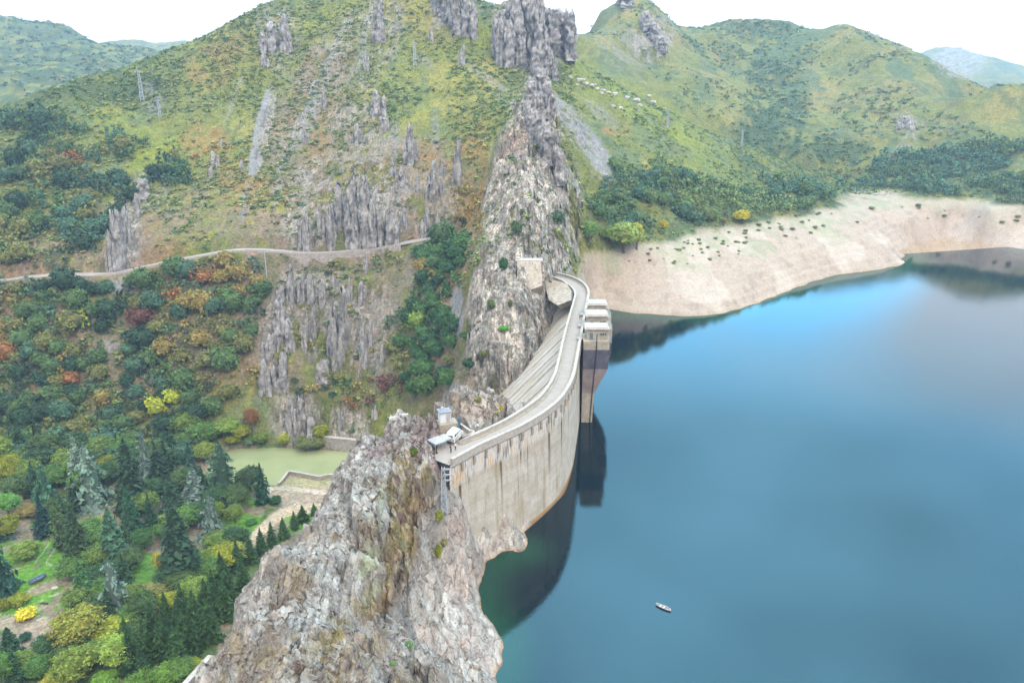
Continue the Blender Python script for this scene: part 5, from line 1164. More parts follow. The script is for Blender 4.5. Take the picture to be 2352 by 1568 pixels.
# park trees that fill the ground between the named ones
FILL = [(40, 1145), (84, 1140), (130, 1120), (166, 1100), (240, 1118), (280, 1098), (300, 1240), (236, 1262), (330, 1180), (352, 1150), (420, 1130), (470, 1150), (440, 1210), (400, 1225), (465, 1205), (130, 1200), (150, 1215), (205, 1240), (222, 1300), (222, 1350), (300, 1310), (290, 1350), (240, 1380), (300, 1390), (395, 1345), (420, 1360), (455, 1340), (490, 1330), (500, 1270), (540, 1262),
        (215, 1420), (255, 1430), (300, 1440), (215, 1520), (300, 1480), (330, 1470), (330, 1560), (420, 1560), (60, 1540), (110, 1510), (150, 1530), (40, 1570), (200, 1130), (60, 1100), (320, 1070), (360, 1075), (400, 1065), (290, 1060), (230, 1055), (180, 1050), (110, 1050), (50, 1045), (470, 1020), (430, 1000), (500, 1165), (545, 1165), (350, 1215), (170, 1330), (180, 1400), (250, 1340)]
for i, (fx, fy) in enumerate(FILL):
    k = i % 5
    if k == 1: plant('conifer', SPRUCE, fx, fy, 84, 40, alb(58, 90, 62), "dark spruce filling the gaps between the named trees of the park", 'conifer', 'dark filler spruces of the park')
    else: plant('tree', BROAD, fx, fy, 68, 68, [alb(80, 104, 62), None, alb(92, 128, 66), alb(112, 138, 70), alb(66, 98, 64)][k], ["deep green", "", "mid green", "light green", "dark green"][k] + " park tree crowded between the conifers and broadleaf trees", 'tree', ["deep green", "", "mid green", "light green", "dark green"][k] + ' park trees')
# ---- bushes that cling to the cliff, the rocks and the beach
for fx, fy, h, w, c, lab, o in [
    (1157, 622, 40, 24, alb(66, 104, 66), "upright dark bush growing on the far cliff left of the buttress", ground), (1280, 512, 36, 40, alb(92, 120, 90), "largest grey-green bush high on the far cliff", ground), (1158, 758, 16, 26, alb(96, 170, 60), "bright green bush halfway up the far cliff", ground),
    (1128, 712, 34, 22, alb(104, 124, 74), "olive bush on a ledge of the far cliff", ground), (1172, 706, 24, 12, alb(104, 120, 64), "slim olive bush right of the ledge bush on the far cliff", ground), (1186, 540, 44, 26, alb(90, 118, 80), "green bush in the cleft above the buttress", ground),
    (1070, 775, 22, 40, alb(66, 100, 60), "dark green bush at the foot of the far cliff, edge of the gully", ground), (1110, 820, 20, 14, YG * .5, "small green bush low on the far cliff", ground),
    (1100, 925, 20, 14, alb(140, 146, 70), "small olive juniper on the bare rock plateau beside the dam", ridge), (1025, 910, 30, 14, alb(110, 126, 66), "narrow olive juniper behind the white hut", ridge), (1151, 945, 20, 10, YL * .75, "slim yellow bush against the inner parapet", ridge), (1180, 932, 16, 12, YG * .8, "pale yellow-green bush against the inner parapet, near the bend", ridge), (1141, 948, 8, 12, YG * .85, "tiny yellow-green tuft beside the slim yellow bush", ridge),
    (951, 1046, 28, 20, alb(96, 120, 42), "two-pointed green juniper on the rock left of the grey canopies", ridge), (1009, 1196, 36, 22, YG * .68, "upper yellow-green bush below the near pylon", ridge), (1008, 1284, 46, 17, YG * .78, "lower tall yellow-green bush on the pale slope", ridge), (1021, 1256, 30, 18, alb(160, 160, 120), "greyish bush beside the lower yellow-green bush", ridge),
    (940, 1488, 28, 24, alb(126, 156, 120), "round grey-green bush alone on the pale washed slope", ridge), (903, 1524, 10, 14, alb(96, 170, 80), "tiny bright green plant on the pale washed slope", ridge)]:
    plant('bush', BUSHY, fx, fy, h, w, c, lab, 'bush', trunk=False, obj=o)
for fx, fy, h, w, c, lab in [(1432, 580, 78, 84, alb(150, 172, 92), "large pale green tree at the top of the beach beside the ridge"), (1462, 572, 60, 26, YL * .75, "yellow tree leaning out of the large pale green tree"), (1352, 560, 56, 46, alb(112, 150, 80), "fresh green tree at the foot of the ridge above the beach"), (1396, 560, 44, 34, alb(130, 158, 84), "light green tree between the ridge and the large pale tree"),
    (1704, 514, 34, 38, YL * .78, "golden yellow tree standing out of the wood above the beach"), (1521, 532, 28, 24, YL * .65, "small dull yellow tree at the top of the beach"), (1662, 520, 20, 14, YO * .9, "tiny yellow tree left of the golden one above the beach")]:
    plant('tree', BROAD, fx, fy, h, w, c, lab)

# ---- woods and scrub on the slopes
lr = np.log(rr)
def hgt(x, y):
    a = np.arctan2(x, y); r = np.hypot(x, y); u = np.clip((np.log(r) - lr[0]) / (lr[1] - lr[0]), 0, NR - 2); v = np.clip((a - th[0]) / (th[1] - th[0]), 0, NT_ - 2)
    i, j = u.astype(int), v.astype(int); fu, fv = u - i, v - j
    return TZ[i, j] * (1 - fu) * (1 - fv) + TZ[i + 1, j] * fu * (1 - fv) + TZ[i, j + 1] * (1 - fu) * fv + TZ[i + 1, j + 1] * fu * fv
W1 = [(-60, 650), (120, 648), (235, 672), (300, 650), (420, 612), (600, 592), (612, 700), (575, 800), (560, 900), (500, 960), (480, 1050), (300, 1080), (-60, 1150)]
W2 = [(-60, 250), (90, 262), (220, 300), (430, 330), (440, 430), (330, 430), (230, 560), (235, 618), (-60, 630)]
W3 = [(1008, 535), (1072, 548), (1066, 640), (1034, 690), (1048, 760), (1046, 820), (1030, 915), (960, 925), (925, 890), (895, 860), (893, 740), (945, 690), (958, 640), (965, 580)]
W4 = [(1345, 500), (1395, 380), (1470, 360), (1600, 410), (1900, 425), (1975, 440), (1850, 482), (1700, 508), (1500, 548), (1345, 575)]
W5 = [(1960, 436), (2020, 360), (2120, 350), (2200, 320), (2420, 300), (2420, 476), (2150, 455), (2060, 434)]
W6 = [(1700, 60), (1790, 90), (1790, 200), (1850, 330), (1970, 430), (1900, 430), (1760, 400), (1700, 330), (1730, 200)]
GAPS = [(250, 800, 48, 40, 0), (290, 745, 40, 24, -30), (225, 690, 40, 12, -20), (130, 715, 40, 12, 0), (270, 860, 40, 26, -20), (268, 655, 26, 22, 0), (160, 790, 30, 16, 0), (60, 700, 40, 10, 10), (200, 870, 22, 14, 0), (520, 890, 30, 20, 0), (590, 880, 60, 60, 0), (120, 450, 30, 16, -30), (240, 480, 34, 22, -50), (90, 570, 60, 20, 0), (350, 300, 30, 40, 0), (330, 380, 60, 36, -40)]
def gapm(px, py): return wmask(px, py, [g + (1,) for g in GAPS])
SPOT = [(470, 650, 22, 22, OR), (430, 640, 26, 14, OR), (400, 690, 16, 18, OR), (330, 715, 24, 24, RD), (490, 615, 16, 16, OR), (545, 640, 60, 30, YO), (36, 806, 24, 20, OR), (150, 850, 26, 30, YO * 1.05), (100, 830, 20, 16, OR * .95), (170, 880, 20, 18, OR), (190, 735, 16, 26, YG), (600, 870, 40, 50, YO), (860, 880, 26, 26, RD), (905, 890, 34, 30, RD), (840, 935, 30, 16, RD),
        (975, 625, 22, 22, YO), (945, 740, 18, 26, LG * .8), (920, 800, 26, 50, OL), (390, 900, 16, 22, YG), (355, 930, 14, 16, YG), (440, 840, 60, 40, OL * .95), (170, 365, 26, 12, OR * .9), (240, 610, 40, 14, YO), (200, 470, 50, 30, OL), (330, 640, 50, 20, MG), (490, 770, 60, 60, OL), (1090, 420, 40, 90, YO), (60, 560, 60, 40, OL), (560, 700, 40, 60, MG), (20, 1060, 60, 40, LG * .6), (800, 960, 60, 30, OR * .8)]
PHR = {1: "in the autumn wood below the cliff road", 2: "on the dark wooded slope above the cliff road", 3: "in the fresh green gully beside the far cliff", 4: "in the wood between the ridge slope and the beach", 5: "in the dense wood under the right-hand hills", 6: "in the wooded valley between the hills"}
def cname(c):
    for nm, ref in (("dark green", DG), ("mid green", MG), ("olive", OL), ("yellow-brown", YO), ("orange", OR), ("reddish brown", RD), ("blue-green", BG), ("yellow-green", YG), ("light green", LG)):
        if np.allclose(ref / ref.sum(), np.array(c) / np.sum(c), atol=0.012): return nm
    return "green"
trees = []     # x, y, z, radius, height, colour, zone, apparent size
rg = np.random.default_rng(5)
def scatter(zone, poly, n, rmin, rmax, pal, box):
    x = rg.uniform(box[0], box[1], n * 14); y = rg.uniform(box[2], box[3], n * 14); z = hgt(x, y); px, py = project(np.stack([x, y, z], -1))
    edge, _ = polydist(px, py, list(poly) + [poly[0]]); ok = inpoly(px, py, poly) & (gapm(px, py) < rg.random(len(x)) * 0.8) & (rg.random(len(x)) < np.clip(0.12 + edge / (26 if zone in (4, 5) else 34 if zone == 6 else 9), 0, 1)) & ((vnoise(x / 22, y / 22, 0, 500) > -0.25 + 0.0 * x) | (zone in (1, 3)))
    d, _ = polydist(x, y, [tuple(p) for p in road[::6]]); ok &= d > 5.0
    x, y, z, px, py = (a[ok] for a in (x, y, z, px, py)); keep = []; cell = {}
    for i in range(len(x)):
        r = rmin + (rmax - rmin) * rg.random() ** 1.5; s = rmax * 1.25; k = (int(x[i] // s), int(y[i] // s))
        if any((x[i] - q[0]) ** 2 + (y[i] - q[1]) ** 2 < (0.56 * (r + q[2])) ** 2 for a in (-1, 0, 1) for b in (-1, 0, 1) for q in cell.get((k[0] + a, k[1] + b), ())): continue
        cell.setdefault(k, []).append((x[i], y[i], r)); c = None
        for cx, cy, rx, ry, cc in SPOT:
            if ((px[i] - cx) / rx) ** 2 + ((py[i] - r * 4 - cy) / ry) ** 2 < 1 and rg.random() < 0.8: c = cc
        if c is None:
            nv = 0.5 + 0.45 * float(vnoise(x[i] / 25, y[i] / 25, 0, 300)) + rg.normal() * 0.16; c = pal[int(np.clip(nv, 0, 0.999) * len(pal))]
        trees.append((x[i], y[i], z[i], r, r * rg.uniform(1.7, 2.5), c, zone, r / math.hypot(x[i], y[i]))); keep.append(i)
        if len(keep) >= n: break
    return len(keep)
print('wood', scatter(1, W1, 760, 2.2, 5.2, [DG, DG, MG, DG, MG, OL, BG, MG, OL, YO], (-230, -60, 262, 352)),
      scatter(2, W2, 520, 2.0, 4.8, [DG, BG, DG, MG, BG, MG, OL, OL], (-320, -110, 345, 500)),
      scatter(3, W3, 190, 2.2, 4.6, [alb(66, 104, 66), alb(80, 118, 68), alb(60, 96, 68), alb(92, 126, 72), MG], (-70, -10, 235, 380)),
      scatter(4, W4, 800, 1.8, 4.4, [BG * 1.15, MG, BG, alb(104, 132, 88), alb(112, 140, 92), alb(126, 148, 92)], (30, 270, 345, 570)),
      scatter(5, W5, 900, 2.0, 4.8, [BG * 1.2, BG, alb(92, 124, 92), alb(104, 132, 92), MG], (240, 480, 470, 760)),
      0)
for cx, cy, n in ((870, 880, 9), (900, 905, 7), (845, 935, 5), (800, 900, 8), (760, 890, 8), (600, 860, 8), (690, 900, 6), (760, 620, 5), (880, 600, 6), (1085, 450, 12), (1075, 500, 8), (700, 790, 5), (1060, 840, 3)):
    for k in range(n):
        a, b = cx + rg.normal() * 22, cy + rg.normal() * 12; p, _ = hit(a, b)
        if p is None: continue
        c = [OL, OL, YO, MG, DG][rg.integers(5)]
        for ex, ey, rx, ry, cc in SPOT:
            if ((a - ex) / rx) ** 2 + ((b - ey) / ry) ** 2 < 1.3: c = cc
        r = rg.uniform(1.3, 2.6); trees.append((p[0], p[1], p[2], r, r * 1.5, c, 7, r / math.hypot(p[0], p[1])))
PHR[7] = "among the grey rock blades of the main slope"
trees.sort(key=lambda q: -q[7])
OAKM = OAKS
for q in trees[:290]:
    o = bpy.data.objects.new('oak_tree', random.choice(OAKM)); COL.objects.link(o); r, h = q[3], q[4]
    o.location = (q[0], q[1], q[2] - 0.25 * r); o.rotation_euler = (0, 0, random.random() * 6.28); o.scale = (r * 1.12, r * 1.12, h / 1.5)
    o.color = colr(q[5], random.uniform(-.12, .12)); nm = cname(q[5])
    tag(o, ("large " if r > 3.6 else "") + nm + " rounded tree " + PHR[q[6]], 'tree', 'rounded trees ' + PHR[q[6]])
def merged(name, items, protos, kindcol):
    Vs, Qs, Cs, off = [], [], [], 0
    for x, y, z, r, h, c in items:
        V, Q, C = protos[int(rg.integers(len(protos)))]; a = rg.random() * 6.283; ca, sa = math.cos(a), math.sin(a)
        W = np.stack([(V[:, 0] * ca - V[:, 1] * sa) * r + x, (V[:, 0] * sa + V[:, 1] * ca) * r + y, V[:, 2] * h / 1.5 + z - 0.22 * r], 1)
        Vs.append(W); Qs.append(Q[0] + off); Cs.append(C * np.asarray(c)); off += len(W)
    V = np.vstack(Vs); Q = np.vstack(Qs); m = np_mesh(name, V, Q, smooth=False); set_color(m, 'Col', np.vstack(Cs)); o = mobj(name, m, M_LEAF); tag(o, kind='stuff'); return o
SM = [crown_arrays(s, 26, 4, 0.24, 0.75, 0.3, core=False) for s in (71, 72, 73)]
SB = [crown_arrays(s, 12, 3, 0.36, 0.55, 0.25, core=False) for s in (81, 82, 83, 84)]
merged('distant_woodland', [q[:6] for q in trees[290:]], SM, None)
# low scrub
def scrub(n, box, rmin, rmax, dens, pal):
    x = rg.uniform(box[0], box[1], n); y = rg.uniform(box[2], box[3], n); z = hgt(x, y); px, py = project(np.stack([x, y, z], -1))
    rk = wmask(px, py, ROCK); scr = wmask(px, py, [(1365, 345, 28, 95, -35, 1), (1300, 265, 22, 60, -40, 1), (598, 290, 15, 95, 14, 1), (585, 375, 18, 30, 14, 1), (1050, 715, 20, 60, 0, 1), (1035, 905, 30, 20, -60, 1)])
    dkz = wmask(px, py, [(1770, 300, 80, 120, 20, 1), (1690, 60, 160, 20, 5, 1), (1760, 200, 50, 80, 10, 1), (1930, 380, 130, 70, 20, 1), (1740, 110, 160, 40, 10, .5), (1830, 420, 160, 50, 15, 1), (130, 130, 300, 90, 15, .6), (2250, 400, 200, 60, 5, .8), (2080, 400, 120, 50, 0, 1), (2200, 330, 120, 60, 20, .6)])
    cl = dkz * 0.9 + vnoise(x / 16, y / 24, 0, 400) * 0.5 + vnoise(x / 45, y / 60, 0, 401) * 0.5
    d, _ = polydist(x, y, [tuple(p) for p in road[::6]])
    right = x > 30
    ok = (z > np.where(right & (y < 560), 23.0, -44)) & (rg.random(n) < np.clip(dens + cl * 0.9, 0, 1) * (1 - 0.72 * rk) * (1 - scr)) & (d > 4.5) & (px > -80) & (px < 2430)
    x, y, z, px, py, rk = (a[ok] for a in (x, y, z, px, py, rk)); out = []
    low = wmask(px, py, [(300, 720, 420, 220, 0, 1), (800, 640, 300, 300, 0, 1), (950, 470, 180, 150, 0, .9), (560, 500, 160, 110, 0, .6)])
    och = wmask(px, py, [(470, 330, 60, 50, 30, .8), (560, 420, 60, 70, 0, .6), (1080, 420, 60, 110, 0, 1), (940, 420, 80, 100, 0, .5), (500, 150, 90, 50, -20, .4), (1000, 480, 60, 80, 0, .5)])
    for i in range(len(x)):
        u = rg.random()
        if u < och[i] * 0.5: c = YO
        elif u < 0.5 * low[i] + och[i] * 0.3: c = [OL, YO, DG, MG, alb(140, 122, 92)][rg.integers(5)]
        else: c = pal[rg.integers(len(pal))]
        r = rmin + (rmax - rmin) * rg.random() ** 2; out.append((x[i], y[i], z[i], r, r * 1.2, np.asarray(c) * rg.uniform(.95, 1.4)))
    return out
g1, g2, g3 = alb(120, 140, 80), alb(140, 154, 92), alb(98, 126, 84)
sc = scrub(42000, (-330, 40, 290, 640), 0.5, 2.1, 0.50, [g1, g1, g2, g3, MG, g2]) + scrub(12000, (30, 330, 350, 620), 0.6, 2.0, 0.40, [g1, g2, g3, g1, MG])
sc += scrub(26000, (60, 900, 590, 1150), 1.0, 3.2, 0.16, [MG, g3, g1, BG, g3]) + scrub(6000, (-1100, -250, 700, 1500), 2.0, 5.0, 0.35, [alb(84, 112, 98), alb(96, 122, 98), DG])
print('scrub', len(sc), 'trees', len(trees))
sc.sort(key=lambda q: -q[3] / math.hypot(q[0], q[1]))
merged('hillside_scrub', sc, SB, None)
# bushes dotted over the beach
n = 0
BP = [(1470, 575), (1640, 540), (1850, 490), (1990, 470), (2120, 470), (2350, 500), (2330, 515), (2000, 505), (1780, 560), (1600, 620), (1480, 615), (1400, 590)]
bl_ = bpy.data.objects.new
while n < 80:
    a, b = rg.uniform(1360, 2352), rg.uniform(455, 625)
    if not inpoly(a, b, BP): continue
    if a > 1900 and rg.random() < .55: continue
    p, _ = hit(a, b)
    if p is None or p[2] < 4: continue
    o = bpy.data.objects.new('beach_bush', random.choice(BUSHY)); COL.objects.link(o); r = rg.uniform(.35, 1.15) * (1 if a < 1700 else 1.25) * (p[1] / 420)
    o.location = p - [0, 0, .15]; o.scale = (r * 1.2, r * 1.2, r * .75); o.rotation_euler = (0, 0, rg.random() * 6); o.color = colr([alb(140, 160, 110), alb(150, 166, 116), alb(126, 142, 104)][n % 3])
    far_ = a > 1950
    tag(o, "low green bush on the upper beach " + ("under the far wood" if far_ else "between the wood and the lake"), 'bush', 'low bushes dotted over the ' + ('far ' if far_ else '') + 'upper beach'); n += 1
# ------------------------------------------------------------------ upright rock blades and crags
t = NT("blade_rock", 0.93, 0.12)
a = t.noise(0.9, detail=7, rough=0.7); b = t.noise(1.0, detail=6, rough=0.75, stretch=(1.1, 0.5, 0.12), dist=0.5)
c = t.mix(1.0, t.mix(t.ramp(t.noise(0.2, detail=3), [(0.35, 0), (0.65, 1)]), tuple(alb(176, 172, 170)), tuple(alb(206, 201, 196))), t.ramp(b, [(0.32, (0.45, 0.45, 0.5)), (0.48, 0.95), (0.62, 1.15), (0.78, 1.4)]), 'MULTIPLY')
c = t.mix(1.0, c, t.ramp(a, [(0.3, 0.65), (0.5, 1.0), (0.7, 1.25)]), 'MULTIPLY')
c = t.mix(t.ramp(t.noise(0.5, detail=5), [(0.56, 0), (0.66, 0.7)]), c, tuple(alb(150, 134, 112)))
t.color(c); t.bump(b, 0.8, 0.9); t.bump(a, 0.4, 0.8); M_BLADE = t.m
def blade(bm, base, h, w, dp, seed, rz=0.0, lean=0.0):
    r = np.random.default_rng(seed); NL, NK = 24, 22; rings = []
    for i in range(NL):
        f = i / (NL - 1); prof = (1.0 - 0.45 * f ** 1.6) if f < 0.85 else (0.66 - 1.5 * (f - 0.85))
        ring = []
        for k in range(NK):
            an = 2 * math.pi * k / NK; ca, sa = math.cos(an), math.sin(an)
            x = math.copysign(abs(ca) ** 0.6, ca) * w / 2; y = math.copysign(abs(sa) ** 0.6, sa) * dp / 2
            nz = float(vnoise(x * 1.1 + seed, y * .7, f * h * .22, seed)) * .22 + float(vnoise(x * 2.7, seed, f * h * .5, seed + 3)) * .16
            nz += .10 * math.copysign(1, float(vnoise(x * 1.7 + 5, y, f * h * .35, seed + 21))) + .08 * math.copysign(1, float(vnoise(x * 3.1, y * 2, f * h * .9, seed + 31)))
            q = max(prof * (1 + nz * 1.5), 0.12)
            zz = f * h * (1 + 0.16 * float(vnoise(x * 3.0 / max(w, .5) * 2, y * .6, 0, seed + 9)) * f) - (0.3 * h + 1.5) * (1 - f) ** 2
            X, Y_ = x * q + lean * f * h, y * q
            ring.append(bm.verts.new((base[0] + X * math.cos(rz) - Y_ * math.sin(rz), base[1] + X * math.sin(rz) + Y_ * math.cos(rz), base[2] + zz)))
        rings.append(ring)
    for A, B in zip(rings[:-1], rings[1:]):
        for k in range(NK): bm.faces.new((A[k], A[(k + 1) % NK], B[(k + 1) % NK], B[k]))
    bm.faces.new(rings[-1])
def px_size(p, dpx, vert=False):
    D = p - [0, 0, CAMH]; s = dpx / FPX * (D[1] * CP - D[2] * SP)
    return s / (math.cos(math.atan2(-D[2], D[1])) if vert else 1)
BLD = [(940, 372, 90, 20), (1052, 430, 125, 15), (997, 448, 86, 18), (982, 520, 48, 12), (924, 431, 52, 20), (864, 262, 58, 20), (882, 297, 45, 14), (1063, 147, 44, 11), (990, 92, 30, 9), (895, 555, 76, 24), (872, 90, 90, 22), (842, 160, 40, 12),
       (625, 110, 60, 26), (655, 112, 84, 18), (607, 150, 28, 12), (492, 380, 36, 14), (485, 405, 24, 9), (509, 335, 18, 6), (330, 455, 48, 22), (705, 570, 90, 16), (690, 560, 60, 12), (646, 692, 40, 14), (640, 770, 95, 30), (622, 812, 50, 22), (604, 886, 66, 18), (668, 695, 92, 15), (712, 690, 66, 15), (694, 684, 60, 12),
       (783, 820, 172, 22), (765, 800, 100, 22), (662, 766, 42, 9), (650, 880, 78, 20), (668, 803, 24, 11), (743, 862, 40, 26), (765, 656, 24, 13), (830, 835, 96, 14), (828, 695, 56, 13), (876, 832, 46, 10), (862, 958, 32, 9), (720, 770, 70, 12), (738, 700, 64, 14), (800, 690, 60, 10), (700, 800, 60, 10), (850, 790, 60, 10),
       (256, 612, 90, 14), (275, 606, 132, 18), (292, 560, 90, 14), (318, 500, 60, 14), (262, 540, 60, 12), (780, 520, 110, 22), (812, 545, 150, 26), (838, 560, 170, 30), (858, 560, 120, 18), (760, 560, 90, 18), (735, 540, 80, 14), (820, 330, 50, 14), (900, 400, 40, 10), (960, 440, 46, 9), (1015, 400, 30, 8), (745, 250, 40, 9), (700, 330, 40, 8),
       (690, 985, 80, 22), (668, 1000, 90, 16), (715, 1010, 60, 20), (780, 980, 40, 12), (840, 620, 40, 12), (905, 560, 60, 12), (930, 520, 46, 10), (970, 540, 40, 10), (555, 395, 30, 9), (1005, 540, 50, 12)]
WHERE = lambda x, y: ("high on the slope under the summit" if y < 200 else "on the upper slope above the cliff road" if y < 600 and x > 450 else "in the outcrop beside the cliff road at left" if y < 640 and x <= 450 else "on the rocky slope below the cliff road" if y < 900 else "low down above the pool")
for i, (bx, by, hp, wp_) in enumerate(BLD):
    p, _ = hit(bx, by)
    if p is None: continue
    h = px_size(p, hp * 0.95, True); w = px_size(p, wp_); mb = MB()
    blade(mb.bm, (0, 0, 0), h * .9, w, w * 1.4, 100 + i, 0.1, 0.10 if by > 600 else 0.03)
    rr_ = random.Random(i)
    for q in range(2): blade(mb.bm, (w * rr_.uniform(-.9, .9), w * rr_.uniform(-.5, .6), 0), h * rr_.uniform(.4, .7), w * .6, w, 700 + i * 3 + q, 0.1, 0.05)
    o = mb.done('rock_blade', M_BLADE, None, True); o.location = p
    big = hp * wp_
    tag(o, ("broad tall" if big > 2400 else "slender" if wp_ < 13 else "mid-sized") + " grey rock blade standing upright " + WHERE(bx, by), 'rock', ('broad' if big > 2400 else 'slender' if wp_ < 13 else 'mid-sized') + ' rock blades ' + WHERE(bx, by))
def crag(label, lst, Yd, split=None):
    if split:
        for q in lst: crag(label, [q], Yd)['group'] = split
        return
    o = None; mb = MB(); P0 = None
    for i, (bx, by, hp, wp_) in enumerate(lst):
        p = hit(bx, by)[0]
        if p is None or abs(p[1] - Yd) > 90: p = atY(bx, by, Yd)
        if P0 is None: P0 = p
        h = px_size(p, hp * (.85 if Yd == 520 else .6 if Yd == 425 else 1), True); w = px_size(p, wp_); blade(mb.bm, p - P0, h, w, w * 1.8, 900 + i * 7 + int(bx), 0.1, 0.0)
    o = mb.done('crag', M_BLADE, None, True); o.location = P0; return tag(o, label, 'crag')
crag("massive grey summit crag cut off by the top of the view", [(1140, 118, 78, 24), (1152, 140, 100, 26), (1168, 150, 110, 26), (1186, 128, 130, 34), (1176, 98, 110, 34), (1204, 112, 150, 36), (1222, 138, 140, 34), (1238, 150, 130, 26), (1252, 160, 96, 22), (1216, 88, 120, 34), (1240, 96, 110, 26), (1262, 172, 60, 18), (1274, 184, 50, 14), (1228, 168, 60, 20), (1150, 84, 60, 18), (1196, 150, 70, 22), (1195, 50, 80, 40), (1225, 50, 80, 40)], 520)
crag("square grey crag with a sheer right side beside the summit crag", [(1268, 105, 75, 34), (1290, 110, 78, 34), (1308, 112, 76, 26), (1256, 90, 60, 30)], 575)
crag("dark fluted crag left of the summit crag, hanging over the grassy slope", [(1010, 20, 50, 26), (1030, 40, 70, 26), (1050, 62, 90, 28), (1068, 72, 95, 26), (1088, 76, 56, 20), (1000, 10, 40, 20)], 560)
crag("broken grey crag on the ridge above the far cliff", [(1235, 330, 110, 36), (1252, 350, 110, 34), (1222, 300, 80, 26), (1270, 360, 90, 24), (1285, 400, 90, 24), (1240, 270, 60, 22)], 425, 'broken crags on the ridge above the far cliff')
crag("weathered grey block in the notch between the summit crag and the far cliff", [(1222, 246, 56, 26), (1240, 226, 60, 26), (1256, 248, 56, 24), (1234, 268, 50, 26), (1250, 205, 44, 20), (1266, 270, 50, 20), (1215, 275, 40, 20)], 470, 'blocks in the notch of the ridge')
crag("far grey rock tooth on the pointed hill behind the ridge", [(1432, 10, 28, 26), (1445, 12, 20, 18), (1480, 60, 30, 20), (1500, 88, 30, 24), (1515, 112, 26, 22)], 900, 'grey rock teeth on the pointed hill')
crag("grey rocky outcrop half way down the right-hand hill", [(2078, 290, 22, 18), (2090, 296, 14, 12), (2066, 294, 12, 12)], 660, 'outcrops half way down the right-hand hill')
# pale boulders scattered on the grassy flank
bo = [(1310, 178), (1330, 186), (1345, 194), (1358, 199), (1372, 206), (1385, 209), (1398, 214), (1412, 218), (1325, 196), (1447, 213), (1490, 222), (1500, 236), (1527, 250), (1440, 226), (1462, 232), (1470, 243), (1426, 250), (1408, 245), (1465, 256), (1340, 184), (1366, 196), (1382, 215)]
bm_proto = None
for i, (a_, b_) in enumerate(bo):
    p, _ = hit(a_, b_)
    if p is None: continue
    if bm_proto is None:
        mb = MB(); mb.rock((0, 0, .3), (1.6, 1.2, 1.0), 3); o = mb.done('boulder', plain("pale_boulder_rock", alb(214, 208, 204), .9, .1, .2, .8, .1)); bm_proto = o
    else: o = bm_proto.copy(); COL.objects.link(o)
    o.location = p; s_ = random.uniform(.7, 1.5); o.scale = (s_, s_, s_); o.rotation_euler = (0, 0, random.random() * 6)
    tag(o, "pale boulder scattered on the yellow-green slope right of the ridge", 'boulder', 'pale boulders on the grassy flank')

# ------------------------------------------------------------------ pylons, poles, wires
def pylon(px, py, hpx, label, near=False, z=None, obj=None):
    p = atZ(px, py, z) if z is not None else hit(px, py, obj)[0]
    if p is None: return None
    h = px_size(p, hpx, True); o = empty('power_pylon', p, 0.3 if not near else 0.0, label, 'pylon', None); bw, tw = h * 0.06, h * 0.025; r = h * 0.0055 + (0.02 if near else 0.05)
    for sx, sy in ((-1, -1), (1, -1), (1, 1), (-1, 1)): MB().tube([(sx * bw, sy * bw, -.6), (sx * tw, sy * tw, h)], r, 4).done('leg', M_METAL, o)
    mb = MB(); n = 9
    for k in range(n):
        z0, z1 = h * k / n, h * (k + 1) / n; w0, w1 = bw + (tw - bw) * k / n, bw + (tw - bw) * (k + 1) / n; c = [(-1, -1), (1, -1), (1, 1), (-1, 1)]
        for q in range(4):
            A, B = c[q], c[(q + 1) % 4]; mb.tube([(A[0] * w0, A[1] * w0, z0), (B[0] * w1, B[1] * w1, z1)], r * .6, 3); mb.tube([(B[0] * w0, B[1] * w0, z0), (A[0] * w1, A[1] * w1, z1)], r * .6, 3)
    mb.done('bracing', M_METAL, o)
    arms = ((0.97, 0, .16), (0.86, 0, .16), (0.75, 0, .16)) if near else ((0.97, -.12, .12),)
    for f, a_, b_ in arms:
        mb = MB(); mb.tube([(a_ * h, 0, f * h), (b_ * h, 0, f * h)], r * 1.3, 4); mb.tube([(0, 0, f * h - h * .035), (b_ * h, 0, f * h)], r, 4)
        arm = mb.done('crossarm', M_METAL, o); mb = MB()
        for e in ({a_, b_} - {0}): mb.tube([(e * h, 0, f * h), (e * h, 0, f * h - h * .05)], r * 1.6, 5)
        mb.done('insulator', M_PALE, arm)
    return o, p, h
PN = pylon(1021, 1186, 108, "tall lattice pylon with three arms on the near ridge beside the dam", True, obj=ridge)
for a_ in ((327, 232, 66, "upper lattice pylon at the left shoulder of the main slope"), (368, 270, 46, "lower pylon with a T top at the left shoulder of the main slope"), (953, 152, 52, "thin pylon alone in the middle of the upper slope"), (1218, 228, 46, "thin pylon on the ridge just under the summit crag"), (1533, 294, 42, "pylon standing on the grassy slope right of the ridge"), (1703, 336, 36, "farthest pylon, on the hillside above the wooded valley")): pylon(*a_)
p, _ = hit(613, 636); h = px_size(p, 58, True); o = empty('utility_pole', p, 0.2, "concrete pole with a cross arm just below the cliff road", "pole")
MB().tube([(0, 0, -1), (0, 0, h)], .22, 7, .14).done('shaft', M_METAL, o); mb = MB(); mb.tube([(-1.5, 0, h * .97), (1.5, 0, h * .97)], .12, 5); [mb.tube([(x, 0, h * .97), (x, 0, h * .97 + .35)], .1, 5) for x in (-1.3, 0, 1.3)]; mb.done('crossarm', M_METAL, o)
